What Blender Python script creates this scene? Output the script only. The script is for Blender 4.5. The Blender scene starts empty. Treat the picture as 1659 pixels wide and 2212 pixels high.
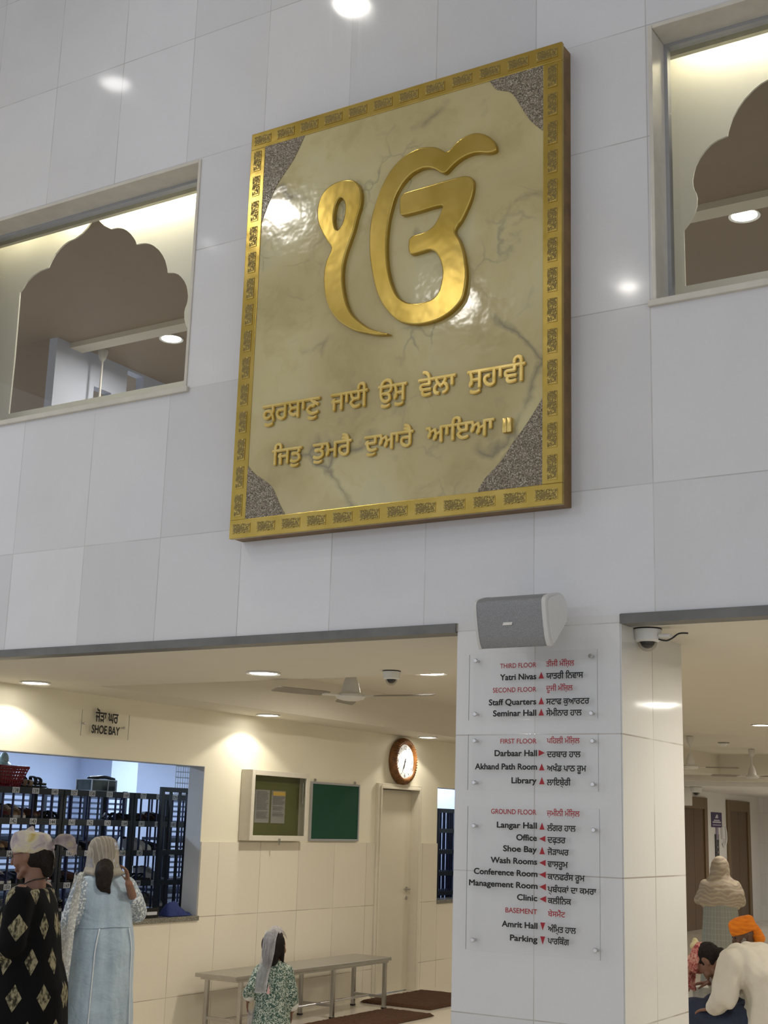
import bpy, bmesh, math, random
from mathutils import Vector, Matrix, noise, geometry
random.seed(7)
SC = bpy.context.scene
COL = SC.collection
PI = math.pi
V = Vector

# ---------------------------------------------------------------- camera
# axes of the camera in the hall's own frame: X along the marble wall, Y into the building, Z up
CAMROT = ((0.85058803, 0.52499193, 0.02972342), (-0.09480255, 0.20870773, -0.97337226), (-0.51721609, 0.82512093, 0.22729487))
FPX, CX, CY, EYE = 2876.18, 829.5, 1106.0, 1.67
cam_d = bpy.data.cameras.new('camera')
cam = bpy.data.objects.new('camera', cam_d)
COL.objects.link(cam)
cam_d.sensor_fit = 'HORIZONTAL'
cam_d.sensor_width = 36.0
cam_d.lens = FPX * 36.0 / 1659.0
cam_d.clip_start = 0.05
r0, r1, r2 = (V(r).normalized() for r in CAMROT)
cam.matrix_world = Matrix(((r0.x, -r1.x, -r2.x, 0), (r0.y, -r1.y, -r2.y, 0), (r0.z, -r1.z, -r2.z, EYE), (0, 0, 0, 1)))
SC.camera = cam

def ray(u, v):
    a, b = (u - CX) / FPX, (v - CY) / FPX
    return r0 * a + r1 * b + r2
def on_y(u, v, y):
    w = ray(u, v); return V((0, 0, EYE)) + w * (y / w.y)
def on_x(u, v, x):
    w = ray(u, v); return V((0, 0, EYE)) + w * (x / w.x)
def on_z(u, v, z):
    w = ray(u, v); return V((0, 0, EYE)) + w * ((z - EYE) / w.z)
def at_depth(u, v, d):
    return V((0, 0, EYE)) + ray(u, v) * d

# ---------------------------------------------------------------- world, exposure
SC.view_settings.view_transform = 'Standard'
SC.view_settings.look = 'None'
SC.view_settings.exposure = 0.40
SC.view_settings.gamma = 1.0
SC.view_settings.use_curve_mapping = False
WORLD_STRENGTH = 0.60
w = bpy.data.worlds.new('world'); SC.world = w
w.use_nodes = True
w.node_tree.nodes['Background'].inputs[0].default_value = (0.88, 0.92, 1.0, 1)
w.node_tree.nodes['Background'].inputs[1].default_value = WORLD_STRENGTH
ROOM_W = 17.0       # watts of a downlight beside the cream wall
HALL_W = 22.0       # watts of a downlight in the ground floor hall
ATRIUM_W = 3.0     # watts of a downlight in the tall hall
BAY_W = 26.0        # watts of a tube light in the shoe bay
UPPER_W = 20.0

# ---------------------------------------------------------------- objects
def tag(o, label=None, cat=None, group=None, kind=None):
    if label: o['label'] = label
    if cat: o['category'] = cat
    if group: o['group'] = group
    if kind: o['kind'] = kind
    return o
def thing(name, label, cat, loc=(0, 0, 0), rotz=0.0, group=None):
    o = bpy.data.objects.new(name, None); COL.objects.link(o)
    o.empty_display_size = 0.1
    o.location = loc; o.rotation_euler = (0, 0, rotz)
    return tag(o, label, cat, group)
def link(name, me, mats, parent=None):
    o = bpy.data.objects.new(name, me); COL.objects.link(o)
    if mats is not None:
        for m in (mats if isinstance(mats, (list, tuple)) else [mats]):
            me.materials.append(m)
    if parent: o.parent = parent
    return o
def obj(name, bm, mats, parent=None, smooth=None):
    me = bpy.data.meshes.new(name)
    bmesh.ops.recalc_face_normals(bm, faces=bm.faces[:])
    bm.to_mesh(me); bm.free()
    if smooth is not None: shade(me, smooth)
    return link(name, me, mats, parent)
def shade(me, angle=40):
    for p in me.polygons: p.use_smooth = True
    if angle < 180:
        try: me.set_sharp_from_angle(angle=math.radians(angle))
        except Exception: pass
def struct(name, bm, mats, label=None, cat=None, parent=None, smooth=None):
    o = obj(name, bm, mats, parent, smooth)
    if parent is None: tag(o, label, cat, None, 'structure')
    return o
def dup(root, loc, rotz=None, label=None, group=None):
    r = root.copy(); COL.objects.link(r); r.location = loc
    if rotz is not None: r.rotation_euler = (r.rotation_euler[0], r.rotation_euler[1], rotz)
    if label: r['label'] = label
    if group: r['group'] = group
    for ch in list(root.children):
        c = ch.copy(); COL.objects.link(c); c.parent = r
        for g in list(ch.children):
            d = g.copy(); COL.objects.link(d); d.parent = c
    return r

# ---------------------------------------------------------------- mesh helpers
def NB(): return bmesh.new()
def box(bm, x0, x1, y0, y1, z0, z1, bev=0.0, mi=0):
    g = bmesh.ops.create_cube(bm, size=1.0)
    vs = g['verts']
    for v in vs:
        v.co = V((x0 + (v.co.x + .5) * (x1 - x0), y0 + (v.co.y + .5) * (y1 - y0), z0 + (v.co.z + .5) * (z1 - z0)))
    fs = {f for v in vs for f in v.link_faces}
    for f in fs: f.material_index = mi
    if bev:
        es = list({e for v in vs for e in v.link_edges})
        bmesh.ops.bevel(bm, geom=es, offset=bev, segments=2, affect='EDGES', profile=0.6)
    return vs
def frame_of(d):
    d = V(d).normalized()
    a = V((0, 0, 1)) if abs(d.z) < .9 else V((1, 0, 0))
    x = d.cross(a).normalized(); return x, d.cross(x).normalized()
def tube(bm, pts, rad, n=8, cap=True, mi=0):
    pts = [V(p) for p in pts]
    if not isinstance(rad, (list, tuple)): rad = [rad] * len(pts)
    rings = []; px = None
    for i, p in enumerate(pts):
        d = (pts[min(i + 1, len(pts) - 1)] - pts[max(i - 1, 0)])
        if d.length < 1e-9: d = V((0, 0, 1))
        d.normalize()
        if px is None: px, py = frame_of(d)
        else:
            px = (px - d * px.dot(d)).normalized(); py = d.cross(px)
        rings.append([bm.verts.new(p + (px * math.cos(2 * PI * k / n) + py * math.sin(2 * PI * k / n)) * rad[i]) for k in range(n)])
    for a, b in zip(rings, rings[1:]):
        for k in range(n):
            f = bm.faces.new((a[k], a[(k + 1) % n], b[(k + 1) % n], b[k])); f.material_index = mi
    if cap:
        for r_ in (rings[0][::-1], rings[-1]):
            f = bm.faces.new(r_); f.material_index = mi
def lathe(bm, prof, c=(0, 0, 0), n=24, mi=0, axis='z'):
    """prof: (radius, height) pairs, closed at both ends"""
    c = V(c); rings = []
    for r, h in prof:
        ring = []
        for k in range(n):
            a = 2 * PI * k / n; x, y = max(r, 1e-4) * math.cos(a), max(r, 1e-4) * math.sin(a)
            p = V((x, y, h)) if axis == 'z' else (V((h, x, y)) if axis == 'x' else V((x, h, y)))
            ring.append(bm.verts.new(c + p))
        rings.append(ring)
    for a, b in zip(rings, rings[1:]):
        for k in range(n):
            f = bm.faces.new((a[k], a[(k + 1) % n], b[(k + 1) % n], b[k])); f.material_index = mi
    for r_ in (rings[0][::-1], rings[-1]):
        f = bm.faces.new(r_); f.material_index = mi
def ball(bm, c, r, seg=12, M=None, mi=0):
    if not isinstance(r, (list, tuple)): r = (r, r, r)
    g = bmesh.ops.create_uvsphere(bm, u_segments=seg, v_segments=max(6, seg * 2 // 3), radius=1.0)
    for v in g['verts']:
        p = V((v.co.x * r[0], v.co.y * r[1], v.co.z * r[2]))
        if M: p = M @ p
        v.co = V(c) + p
    for f in {f for v in g['verts'] for f in v.link_faces}: f.material_index = mi
def capsule(bm, a, b, ra, rb, n=12):
    """tapered round-ended limb"""
    a, b = V(a), V(b); d = b - a; L = d.length
    if L < 1e-6: return ball(bm, a, ra, n)
    d = d / L; pts, rad = [], []
    for k in range(4):
        t = PI / 2 * (1 - k / 4); pts.append(a - d * ra * math.sin(t)); rad.append(max(ra * math.cos(t), ra * .02))
    pts.append(a); rad.append(ra); pts.append(b); rad.append(rb)
    for k in range(1, 5):
        t = PI / 2 * k / 4; pts.append(b + d * rb * math.sin(t)); rad.append(max(rb * math.cos(t), rb * .02))
    tube(bm, pts, rad, n)
def chain(bm, pts, rad, n=12):
    for i in range(len(pts) - 1): capsule(bm, pts[i], pts[i + 1], rad[i], rad[i + 1], n)
def prism(bm, poly, fn, d0, d1, mi=0):
    """poly in 2D, fn(u, v, d) -> point; extruded from d0 to d1"""
    a = [bm.verts.new(fn(u, v, d0)) for u, v in poly]; b = [bm.verts.new(fn(u, v, d1)) for u, v in poly]
    n = len(poly)
    fs = [bm.faces.new(a), bm.faces.new(b[::-1])]
    for k in range(n): fs.append(bm.faces.new((a[k], b[k], b[(k + 1) % n], a[(k + 1) % n])))
    for f in fs: f.material_index = mi
def loft(bm, rings, n=28, mi=0):
    """rings: (cx, cy, z, rx, ry) or (..., tilt) ellipses; closed ends"""
    rs = []
    for r in rings:
        cx, cy, z, rx, ry = r[:5]; tx = r[5] if len(r) > 5 else 0.0
        rs.append([bm.verts.new((cx + rx * math.cos(2 * PI * k / n), cy + ry * math.sin(2 * PI * k / n), z + tx * math.sin(2 * PI * k / n))) for k in range(n)])
    for a, b in zip(rs, rs[1:]):
        for k in range(n):
            f = bm.faces.new((a[k], a[(k + 1) % n], b[(k + 1) % n], b[k])); f.material_index = mi
    for r_ in (rs[0][::-1], rs[-1]): bm.faces.new(r_).material_index = mi
def smooth_poly(pts, k=5, closed=True):
    """Catmull-Rom through pts"""
    out = []; n = len(pts)
    for i in range(n if closed else n - 1):
        if closed: p = [pts[(i + j) % n] for j in (-1, 0, 1, 2)]
        else: p = [pts[min(max(i + j, 0), n - 1)] for j in (-1, 0, 1, 2)]
        for s in range(k):
            t = s / k
            out.append(tuple(.5 * (2 * p[1][c] + (p[2][c] - p[0][c]) * t + (2 * p[0][c] - 5 * p[1][c] + 4 * p[2][c] - p[3][c]) * t * t + (3 * p[1][c] - p[0][c] - 3 * p[2][c] + p[3][c]) * t ** 3) for c in range(len(pts[0]))))
    if not closed: out.append(tuple(pts[-1]))
    return out
def remesh(bm, voxel=.008, it=6, fold=None):
    """unites overlapping closed shapes into one continuous skin"""
    bmesh.ops.recalc_face_normals(bm, faces=bm.faces[:])
    me = bpy.data.meshes.new('tmp'); bm.to_mesh(me); bm.free()
    o = bpy.data.objects.new('tmp', me); COL.objects.link(o)
    m = o.modifiers.new('r', 'REMESH'); m.mode = 'VOXEL'; m.voxel_size = voxel
    s = o.modifiers.new('s', 'SMOOTH'); s.iterations = it; s.factor = .5
    dg = bpy.context.evaluated_depsgraph_get()
    out = bpy.data.meshes.new_from_object(o.evaluated_get(dg))
    bpy.data.objects.remove(o); bpy.data.meshes.remove(me)
    if fold:
        ns = [v.normal.copy() for v in out.vertices]
        for v, n_ in zip(out.vertices, ns): v.co += n_ * fold(v.co)
    out.materials.clear()
    shade(out, 180)
    return out
def folds(amp, fx=9, fy=9, fz=2.5, seed=0, lo=None, hi=None):
    def f(p):
        a = amp
        q = V((p.x * fx + seed, p.y * fy, p.z * fz))
        return a * (noise.noise(q) + .5 * noise.noise(q * 2.1))
    return f

# ---------------------------------------------------------------- writing
def text_mesh(s, bold=0.0, ext=0.01, bev=0.0, res=4):
    """letters as solid shapes; every outer contour is filled on its own so that overlapping strokes stay whole"""
    c = bpy.data.curves.new('t', 'FONT'); c.body = s; c.size = 1.0
    o = bpy.data.objects.new('t', c); COL.objects.link(o)
    dg = bpy.context.evaluated_depsgraph_get()
    cv = o.evaluated_get(dg).to_curve(dg)
    polys = []
    for sp in cv.splines:
        bp = sp.bezier_points; pts = []
        if len(bp):
            for i in range(len(bp)):
                a, b = bp[i], bp[(i + 1) % len(bp)]
                straight = (a.co - a.handle_right).length < 1e-5 and (b.co - b.handle_left).length < 1e-5
                k = 1 if straight or a.handle_right_type == 'VECTOR' and b.handle_left_type == 'VECTOR' else res
                for q in range(k):
                    t_ = q / k; u_ = 1 - t_
                    v = a.co * u_ ** 3 + a.handle_right * 3 * u_ * u_ * t_ + b.handle_left * 3 * u_ * t_ * t_ + b.co * t_ ** 3
                    if not pts or abs(pts[-1][0] - v.x) + abs(pts[-1][1] - v.y) > 2e-4: pts.append((v.x, v.y))
        else: pts = [(p.co.x, p.co.y) for p in sp.points]
        if len(pts) > 2: polys.append(pts)
    o.to_curve_clear() if hasattr(o, 'to_curve_clear') else None
    bpy.data.objects.remove(o); bpy.data.curves.remove(c)
    return solid_text(polys, ext, bold)
def _wind(x, y, loops):
    w_ = 0
    for p, (bx0, bx1, by0, by1) in loops:
        if not (bx0 <= x <= bx1 and by0 <= y <= by1): continue
        for i in range(len(p)):
            (x0, y0), (x1, y1) = p[i - 1], p[i]
            if (y0 <= y) != (y1 <= y) and (x1 - x0) * (y - y0) / (y1 - y0) + x0 > x: w_ += 1 if y1 > y0 else -1
    return w_
def solid_text(polys, ext, bold):
    loops = [(p, (min(q[0] for q in p), max(q[0] for q in p), min(q[1] for q in p), max(q[1] for q in p))) for p in polys]
    vs, es = [], []
    for p in polys:
        b = len(vs); n = len(p); vs += [V(q) for q in p]; es += [(b + k, b + (k + 1) % n) for k in range(n)]
    ov, oe, of = geometry.delaunay_2d_cdt(vs, es, [], 0, 1e-6)[:3]
    keep = [f for f in of if _wind(sum(ov[k].x for k in f) / len(f), sum(ov[k].y for k in f) / len(f), loops) != 0]
    side = {}
    for f in keep:
        for k in range(len(f)):
            e = (f[k], f[(k + 1) % len(f)]); side[e] = side.get(e, 0) + 1
    rim = [e for e in side if (e[1], e[0]) not in side]
    P, F = [], []
    d = bold * .7071
    for ci, (dx, dy) in enumerate([(0, 0)] if not bold else [(0, 0), (bold, 0), (-bold, 0), (0, bold), (0, -bold), (d, d), (-d, d), (d, -d), (-d, -d)]):
        b = len(P); n = len(ov); e_ = ext * (1 - .07 * ci)
        P += [(v.x + dx, v.y + dy, e_) for v in ov] + [(v.x + dx, v.y + dy, -e_) for v in ov]
        F += [[b + k for k in f] for f in keep] + [[b + a, b + n + a, b + n + c, b + c] for a, c in rim]
    me = bpy.data.meshes.new('t'); me.from_pydata(P, [], F)
    bm = NB(); bm.from_mesh(me); bmesh.ops.delete(bm, geom=[v for v in bm.verts if not v.link_faces], context='VERTS'); bm.to_mesh(me); bm.free()
    return me
def sub_ra(h):
    """the small r hung below a letter, as a thin slanted stroke (in em)"""
    bm = NB()
    pts = [(-.20, -.06), (-.04, -.05), (.05, -.13), (.14, -.27), (.10, -.30), (-.01, -.19), (-.08, -.13), (-.20, -.125)]
    prism(bm, pts, lambda u, v, d: V((u, v, d)), -h, h)
    return bm
def lay(me, x0, x1, zb, sy, fn, align='fit'):
    """scales a text mesh to run from x0 to x1 and moves it by fn(u, v, depth)"""
    xs = [v.co.x for v in me.vertices]; a, b = min(xs), max(xs)
    sx = (x1 - x0) / (b - a)
    for v in me.vertices: v.co = fn(x0 + (v.co.x - a) * sx, zb + v.co.y * sy, v.co.z * sy)
    me.update()
    return me
# ---------------------------------------------------------------- materials
class NT:
    def __init__(s, name):
        s.m = bpy.data.materials.new(name); s.m.use_nodes = True; s.t = s.m.node_tree
        s.b = s.t.nodes['Principled BSDF']; s.out = s.t.nodes['Material Output']
        s._oc = None
    def n(s, t, **kw):
        x = s.t.nodes.new(t)
        for k, v in kw.items(): setattr(x, k, v)
        return x
    def l(s, a, b): s.t.links.new(a, b)
    def co(s, kind='Object'):
        if s._oc is None: s._oc = s.n('ShaderNodeTexCoord')
        return s._oc.outputs[kind]
    def math(s, op, a, b=None, c=None):
        x = s.n('ShaderNodeMath', operation=op)
        for i, q in enumerate((a, b, c)):
            if q is None: continue
            if isinstance(q, (int, float)): x.inputs[i].default_value = q
            else: s.l(q, x.inputs[i])
        return x.outputs[0]
    def xyz(s, v=None):
        x = s.n('ShaderNodeSeparateXYZ'); s.l(v or s.co(), x.inputs[0]); return x.outputs
    def map(s, scale=(1, 1, 1), rot=(0, 0, 0), loc=(0, 0, 0), v=None):
        x = s.n('ShaderNodeMapping'); s.l(v or s.co(), x.inputs[0])
        x.inputs['Scale'].default_value = scale; x.inputs['Rotation'].default_value = rot; x.inputs['Location'].default_value = loc
        return x.outputs[0]
    def noise(s, scale, detail=4, rough=.55, v=None, dist=0.0):
        x = s.n('ShaderNodeTexNoise'); s.l(v or s.co(), x.inputs['Vector'])
        x.inputs['Scale'].default_value = scale; x.inputs['Detail'].default_value = detail; x.inputs['Roughness'].default_value = rough
        x.inputs['Distortion'].default_value = dist
        return x.outputs[0]
    def vor(s, scale, feature='F1', v=None, out=0):
        x = s.n('ShaderNodeTexVoronoi', feature=feature); s.l(v or s.co(), x.inputs['Vector']); x.inputs['Scale'].default_value = scale
        return x.outputs[out]
    def ramp(s, fac, stops, interp='LINEAR'):
        x = s.n('ShaderNodeValToRGB'); s.l(fac, x.inputs[0]); cr = x.color_ramp; cr.interpolation = interp
        while len(cr.elements) < len(stops): cr.elements.new(.5)
        for e, (p, c) in zip(cr.elements, sorted(stops, key=lambda q: q[0])):
            e.position = p; e.color = (*c, 1) if isinstance(c, (tuple, list)) else (c, c, c, 1)
        return x.outputs[0]
    def mix(s, fac, a, b, mode='MIX'):
        x = s.n('ShaderNodeMix', data_type='RGBA', blend_type=mode)
        for i, q in ((0, fac), (6, a), (7, b)):
            if isinstance(q, (int, float)): x.inputs[i].default_value = q
            elif isinstance(q, tuple): x.inputs[i].default_value = (*q, 1)
            else: s.l(q, x.inputs[i])
        return x.outputs[2]
    def col(s, c):
        if isinstance(c, tuple): s.b.inputs['Base Color'].default_value = (*c, 1)
        else: s.l(c, s.b.inputs['Base Color'])
    def set(s, **kw):
        for k, v in kw.items():
            i = s.b.inputs[k.replace('_', ' ')]
            if isinstance(v, (int, float)): i.default_value = v
            elif isinstance(v, tuple): i.default_value = (*v, 1) if len(v) == 3 and i.type == 'RGBA' else v
            else: s.l(v, i)
        return s
    def bump(s, h, strength=.3, dist=.01):
        x = s.n('ShaderNodeBump'); s.l(h, x.inputs['Height']); x.inputs['Strength'].default_value = strength; x.inputs['Distance'].default_value = dist
        s.l(x.outputs[0], s.b.inputs['Normal'])

def srgb(r, g, b):
    f = lambda c: (c / 255 / 12.92) if c / 255 <= .04045 else ((c / 255 + .055) / 1.055) ** 2.4
    return (f(r), f(g), f(b))
def plain(name, c, rough=.5, metal=0.0, var=.06, scale=20, bump=0.0, **kw):
    t = NT(name)
    nz = t.noise(scale, 3)
    lo = tuple(x * (1 - var) for x in c); hi = tuple(min(1, x * (1 + var)) for x in c)
    t.col(t.ramp(nz, [(.3, lo), (.7, hi)]))
    t.set(Roughness=rough, Metallic=metal, **kw)
    if bump: t.bump(t.noise(scale * 6, 3), bump, .004)
    return t.m
def emit(name, c, s):
    t = NT(name); t.col(c); t.set(Emission_Color=c, Emission_Strength=s, Roughness=.4); return t.m

def tiles(name, base, xs, zs, xaxis=0, line=(.45, .44, .42), w=.003, rough=.14, var=.05, cloud=.05, coat=0.0, stains=False, tint=None):
    """slabs of stone: joints at the listed positions, every slab with a tone of its own"""
    t = NT(name); c = t.xyz(); u, z = c[xaxis], c[2]
    def axis(sock, js):
        tone = d = None
        for j in js:
            g_ = t.math('GREATER_THAN', sock, j); tone = g_ if tone is None else t.math('ADD', tone, g_)
            e = t.math('ABSOLUTE', t.math('SUBTRACT', sock, j)); d = e if d is None else t.math('MINIMUM', d, e)
        return tone, d
    ta, da = axis(u, xs); tb, db = axis(z, zs)
    wn = t.n('ShaderNodeTexWhiteNoise', noise_dimensions='2D')
    cb = t.n('ShaderNodeCombineXYZ'); t.l(ta, cb.inputs[0]); t.l(tb, cb.inputs[1]); t.l(cb.outputs[0], wn.inputs['Vector'])
    tone = t.math('MULTIPLY_ADD', wn.outputs[0], var * 2, 1 - var)
    cl = t.noise(1.3, 5, .6, dist=.6); tone = t.math('MULTIPLY', tone, t.math('MULTIPLY_ADD', cl, cloud * 2, 1 - cloud))
    fine = t.noise(60, 3, .6); tone = t.math('MULTIPLY', tone, t.math('MULTIPLY_ADD', fine, .06, .97))
    cm = t.n('ShaderNodeVectorMath', operation='SCALE'); cm.inputs[0].default_value = base; t.l(tone, cm.inputs['Scale'])
    colr = cm.outputs[0]
    if tint: colr = t.mix(t.ramp(t.noise(.55, 3), [(.4, 0.0), (.65, 1.0)]), colr, t.mix(1.0, colr, tint, 'MULTIPLY'))
    if stains:
        sv = t.map((14, 1, .7)); sn = t.ramp(t.noise(1.0, 4, v=sv), [(.60, 0.0), (.66, 1.0)])
        mask = t.ramp(t.math('SUBTRACT', t.math('SUBTRACT', z, 5.55), t.math('MULTIPLY', t.math('ABSOLUTE', t.math('ADD', u, 3.6)), .9)), [(.0, 0.0), (.45, 1.0)])
        colr = t.mix(t.math('MULTIPLY', t.math('MULTIPLY', sn, mask), .35), colr, (.86, .86, .84))
    m = t.math('LESS_THAN', t.math('MINIMUM', da, db), w / 2)
    wob = t.ramp(t.noise(3.0, 2), [(.35, .25), (.6, .9)])
    colr = t.mix(t.math('MULTIPLY', m, wob), colr, line)
    t.col(colr)
    t.set(Roughness=t.math('MULTIPLY_ADD', t.noise(2.2, 3), .10, rough - .05), Coat_Weight=coat)
    t.bump(t.noise(1.6, 2), .035, .05)
    return t.m

FX = [-8.96, -8.38, -7.80, -7.22, -6.65, -6.075, -5.49, -4.912, -4.34, -3.755, -3.203, -2.62, -2.037, -1.45, -.87, -.29, .29, .87]
FZ = [.262, .865, 1.472, 2.077, 2.567, 3.18, 4.035, 4.88, 5.47, 6.30, 7.1]
M_FRONT = tiles('white_marble_slabs', srgb(214, 214, 217), FX, FZ, 0, stains=True, rough=.09, w=.0055, cloud=.085, var=.065, tint=(1.0, .985, .95))
M_PILLAR = tiles('pillar_marble', srgb(216, 216, 216), [-2.613], [.262, .865, 1.472, 2.077, 2.562], 0, rough=.16, line=(.42, .38, .34), w=.005)
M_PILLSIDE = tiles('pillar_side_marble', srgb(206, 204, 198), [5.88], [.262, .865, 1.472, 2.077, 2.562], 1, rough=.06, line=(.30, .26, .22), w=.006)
M_DADO = tiles('cream_marble_dado', srgb(226, 218, 200), [5.65, 6.23, 6.82, 7.41, 7.99, 8.59, 9.16, 9.745, 10.33, 10.92, 11.49, 12.6, 12.93, 13.5, 14.1, 14.7, 15.3], [.27, .872], 1, rough=.18, line=(.36, .31, .24), w=.006, var=.03, cloud=.03)
M_FARTILE = tiles('far_marble', srgb(222, 220, 216), [-8, -7.4, -6.8, -6.2, -5.6, -5, -4.4, -3.8, -3.2, -2.6, -2], [.3, .9, 1.5, 2.1], 0, rough=.2)
M_FLOOR = tiles('floor_marble', srgb(214, 206, 190), [-8, -6.8, -5.6, -4.4, -3.2, -2, -.8, .4], [-3], 0, rough=.12, var=.02)
M_CREAM = plain('cream_paint', srgb(230, 224, 202), .55, var=.015, scale=3, bump=.05)
M_CEIL = plain('ceiling_paint', srgb(214, 208, 194), .7, var=.01, scale=3)
M_WHITE = plain('white_paint', srgb(226, 224, 220), .5, var=.015, scale=4)
M_BAYWALL = plain('bay_wall_paint', srgb(196, 204, 224), .6, var=.02, scale=3)
M_LIP = plain('grey_stone_lip', srgb(104, 104, 102), .45, var=.15, scale=8)
M_SILL = plain('sill_marble', srgb(206, 200, 188), .2, var=.06, scale=9)
M_GREYJ = plain('jamb_grey_paint', srgb(190, 194, 198), .5, var=.03, scale=6)
t = NT('speckled_granite'); t.col(t.ramp(t.vor(160), [(.1, (.02, .02, .017)), (.35, (.12, .11, .09)), (.7, (.26, .245, .20))])); t.set(Roughness=.2); M_GRANITE = t.m
M_ALU = plain('aluminium', srgb(178, 180, 184), .35, .6, .04)
def thin_fresnel(t, f0):
    lw = t.n('ShaderNodeLayerWeight'); lw.inputs[0].default_value = .5
    return t.math('MULTIPLY_ADD', t.math('POWER', lw.outputs['Facing'], 5.0), 1 - f0, f0)
t = NT('window_glass')
gl = t.n('ShaderNodeBsdfGlossy'); gl.inputs['Roughness'].default_value = .01
tr = t.n('ShaderNodeBsdfTransparent'); tr.inputs[0].default_value = (.96, .965, .955, 1)
fr = thin_fresnel(t, .045)
mx = t.n('ShaderNodeMixShader'); t.l(fr, mx.inputs[0]); t.l(tr.outputs[0], mx.inputs[1]); t.l(gl.outputs[0], mx.inputs[2]); t.l(mx.outputs[0], t.out.inputs[0])
M_GLASS = t.m
t = NT('clear_acrylic')
gl = t.n('ShaderNodeBsdfGlossy'); gl.inputs['Roughness'].default_value = .03
tr = t.n('ShaderNodeBsdfTransparent'); tr.inputs[0].default_value = (.995, .995, .995, 1)
fr = thin_fresnel(t, .018)
mx = t.n('ShaderNodeMixShader'); t.l(fr, mx.inputs[0]); t.l(tr.outputs[0], mx.inputs[1]); t.l(gl.outputs[0], mx.inputs[2]); t.l(mx.outputs[0], t.out.inputs[0])
M_ACRYL = t.m
M_ACEDGE = plain('acrylic_edge', srgb(120, 124, 124), .3)
M_STEEL = plain('steel', (.50, .49, .47), .28, 1.0, .06, 12)
M_CHROME = plain('chrome', (.62, .61, .60), .15, 1.0, .02)
M_RED = plain('red_vinyl', srgb(160, 24, 36), .5, var=.02)
M_BLACK = plain('black_vinyl', srgb(14, 14, 16), .6, var=.02)
M_LAMP = emit('lamp_diffuser', (1.0, .97, .90), 14.0)
M_LAMPCOOL = emit('tube_diffuser', (.85, .92, 1.0), 9.0)
M_HALLLAMP = emit("hall_lamp_diffuser", (1.0, .96, .88), 10.0)
M_HALLDIM = emit("hall_lamp_dim_diffuser", (.97, .97, 1.0), 3.5)
M_RING = plain('lamp_ring', srgb(232, 232, 228), .4)
M_PLASTIC = plain('white_plastic', srgb(222, 222, 220), .4, var=.02)
M_DARKPL = plain('dark_plastic', srgb(22, 22, 24), .15)
# ---------------------------------------------------------------- the setting
YW, XS, ZL = 5.5, -7.3, 2.56          # marble wall, cream side wall, ground floor soffit
PX0, PX1, PD = -3.02, -2.197, 6.285   # pillar
def holed(bm, fix, t0, t1, u0, u1, z0, z1, holes):
    """wall of thickness t0..t1 across axis `fix`, with rectangular openings (u0, u1, z0, z1)"""
    us = sorted({u0, u1} | {min(max(q, u0), u1) for h in holes for q in h[:2]})
    zs = sorted({z0, z1} | {min(max(q, z0), z1) for h in holes for q in h[2:]})
    for a, b in zip(us, us[1:]):
        run = None
        for c, d in zip(zs, zs[1:]):
            m = ((a + b) / 2, (c + d) / 2)
            if any(h[0] < m[0] < h[1] and h[2] < m[1] < h[3] for h in holes): continue
            if fix == 'y': box(bm, a, b, t0, t1, c, d)
            else: box(bm, t0, t1, a, b, c, d)
LWX0, LWX1, RWX0, RWX1, WZ0, WZ1 = -6.86, -4.795, -2.022, .04, 4.045, 5.46
bm = NB()
holed(bm, 'y', YW, 5.75, -11, 3.2, 2.60, 7.5, [(LWX0, LWX1, WZ0, WZ1), (RWX0, RWX1, WZ0, WZ1)])
struct('wall_front', bm, M_FRONT, 'polished white marble wall carrying the gold framed plaque', 'wall')
bm = NB(); box(bm, -11, PX0, YW, 6.9, ZL + .002, 2.598); box(bm, PX1, 3.2, YW, 6.9, ZL + .002, 2.598)
struct('trim_1', bm, M_CEIL, 'plastered underside of the marble wall above the openings', 'beam')
bm = NB(); box(bm, -9.5, PX0 - .002, YW - .012, YW + .10, ZL - .004, 2.60)
struct('trim_2', bm, M_LIP, 'grey stone lip along the opening left of the pillar', 'trim')
bm = NB(); box(bm, PX1 + .002, 3.2, YW - .012, YW + .10, ZL - .004, 2.60)
struct('trim_3', bm, M_LIP, 'grey stone lip along the opening right of the pillar', 'trim')
bm = NB(); box(bm, PX0, PX1, YW, PD, 0, 2.60)
bmesh.ops.bevel(bm, geom=[e for e in bm.edges if abs(e.verts[0].co.z - e.verts[1].co.z) > 1], offset=.006, segments=2, affect='EDGES')
bm.normal_update()
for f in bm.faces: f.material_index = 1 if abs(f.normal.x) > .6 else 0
struct('pillar', bm, [M_PILLAR, M_PILLSIDE], 'white marble clad pillar carrying the floor directory', 'pillar')
bm = NB(); box(bm, -11.5, 3.5, -9, 29, -.15, 0)
struct('floor', bm, M_FLOOR, 'pale polished marble floor', 'floor')
# ground floor ceiling: soffit, side strip, raised tray, low lobby ceiling
bm = NB(); box(bm, XS - .16, 3.2, 5.62, 7.045, ZL, 2.597); box(bm, XS - .16, 3.2, 6.9, 7.045, 2.59, 3.1); box(bm, XS - .16, -6.764, 7.04, 21, ZL, 3.1)
struct('ceiling_soffit', bm, M_CEIL, 'cream plaster soffit around the raised ceiling', 'ceiling')
bm = NB(); box(bm, -6.78, 3.2, 7.0, 21.2, 2.88, 3.1)
struct('ceiling', bm, M_CEIL, 'raised cream ceiling of the ground floor hall', 'ceiling')
bm = NB(); box(bm, -8.2, 3.2, 21, 21.35, 2.47, 3.1); 
struct('beam', bm, M_CEIL, 'cream beam across the hall before the lift lobby', 'beam')
bm = NB(); box(bm, -8.2, 3.2, 21.3, 28.3, 2.40, 3.1)
struct('ceiling_lobby', bm, M_WHITE, 'low white ceiling of the lift lobby', 'ceiling')
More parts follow.
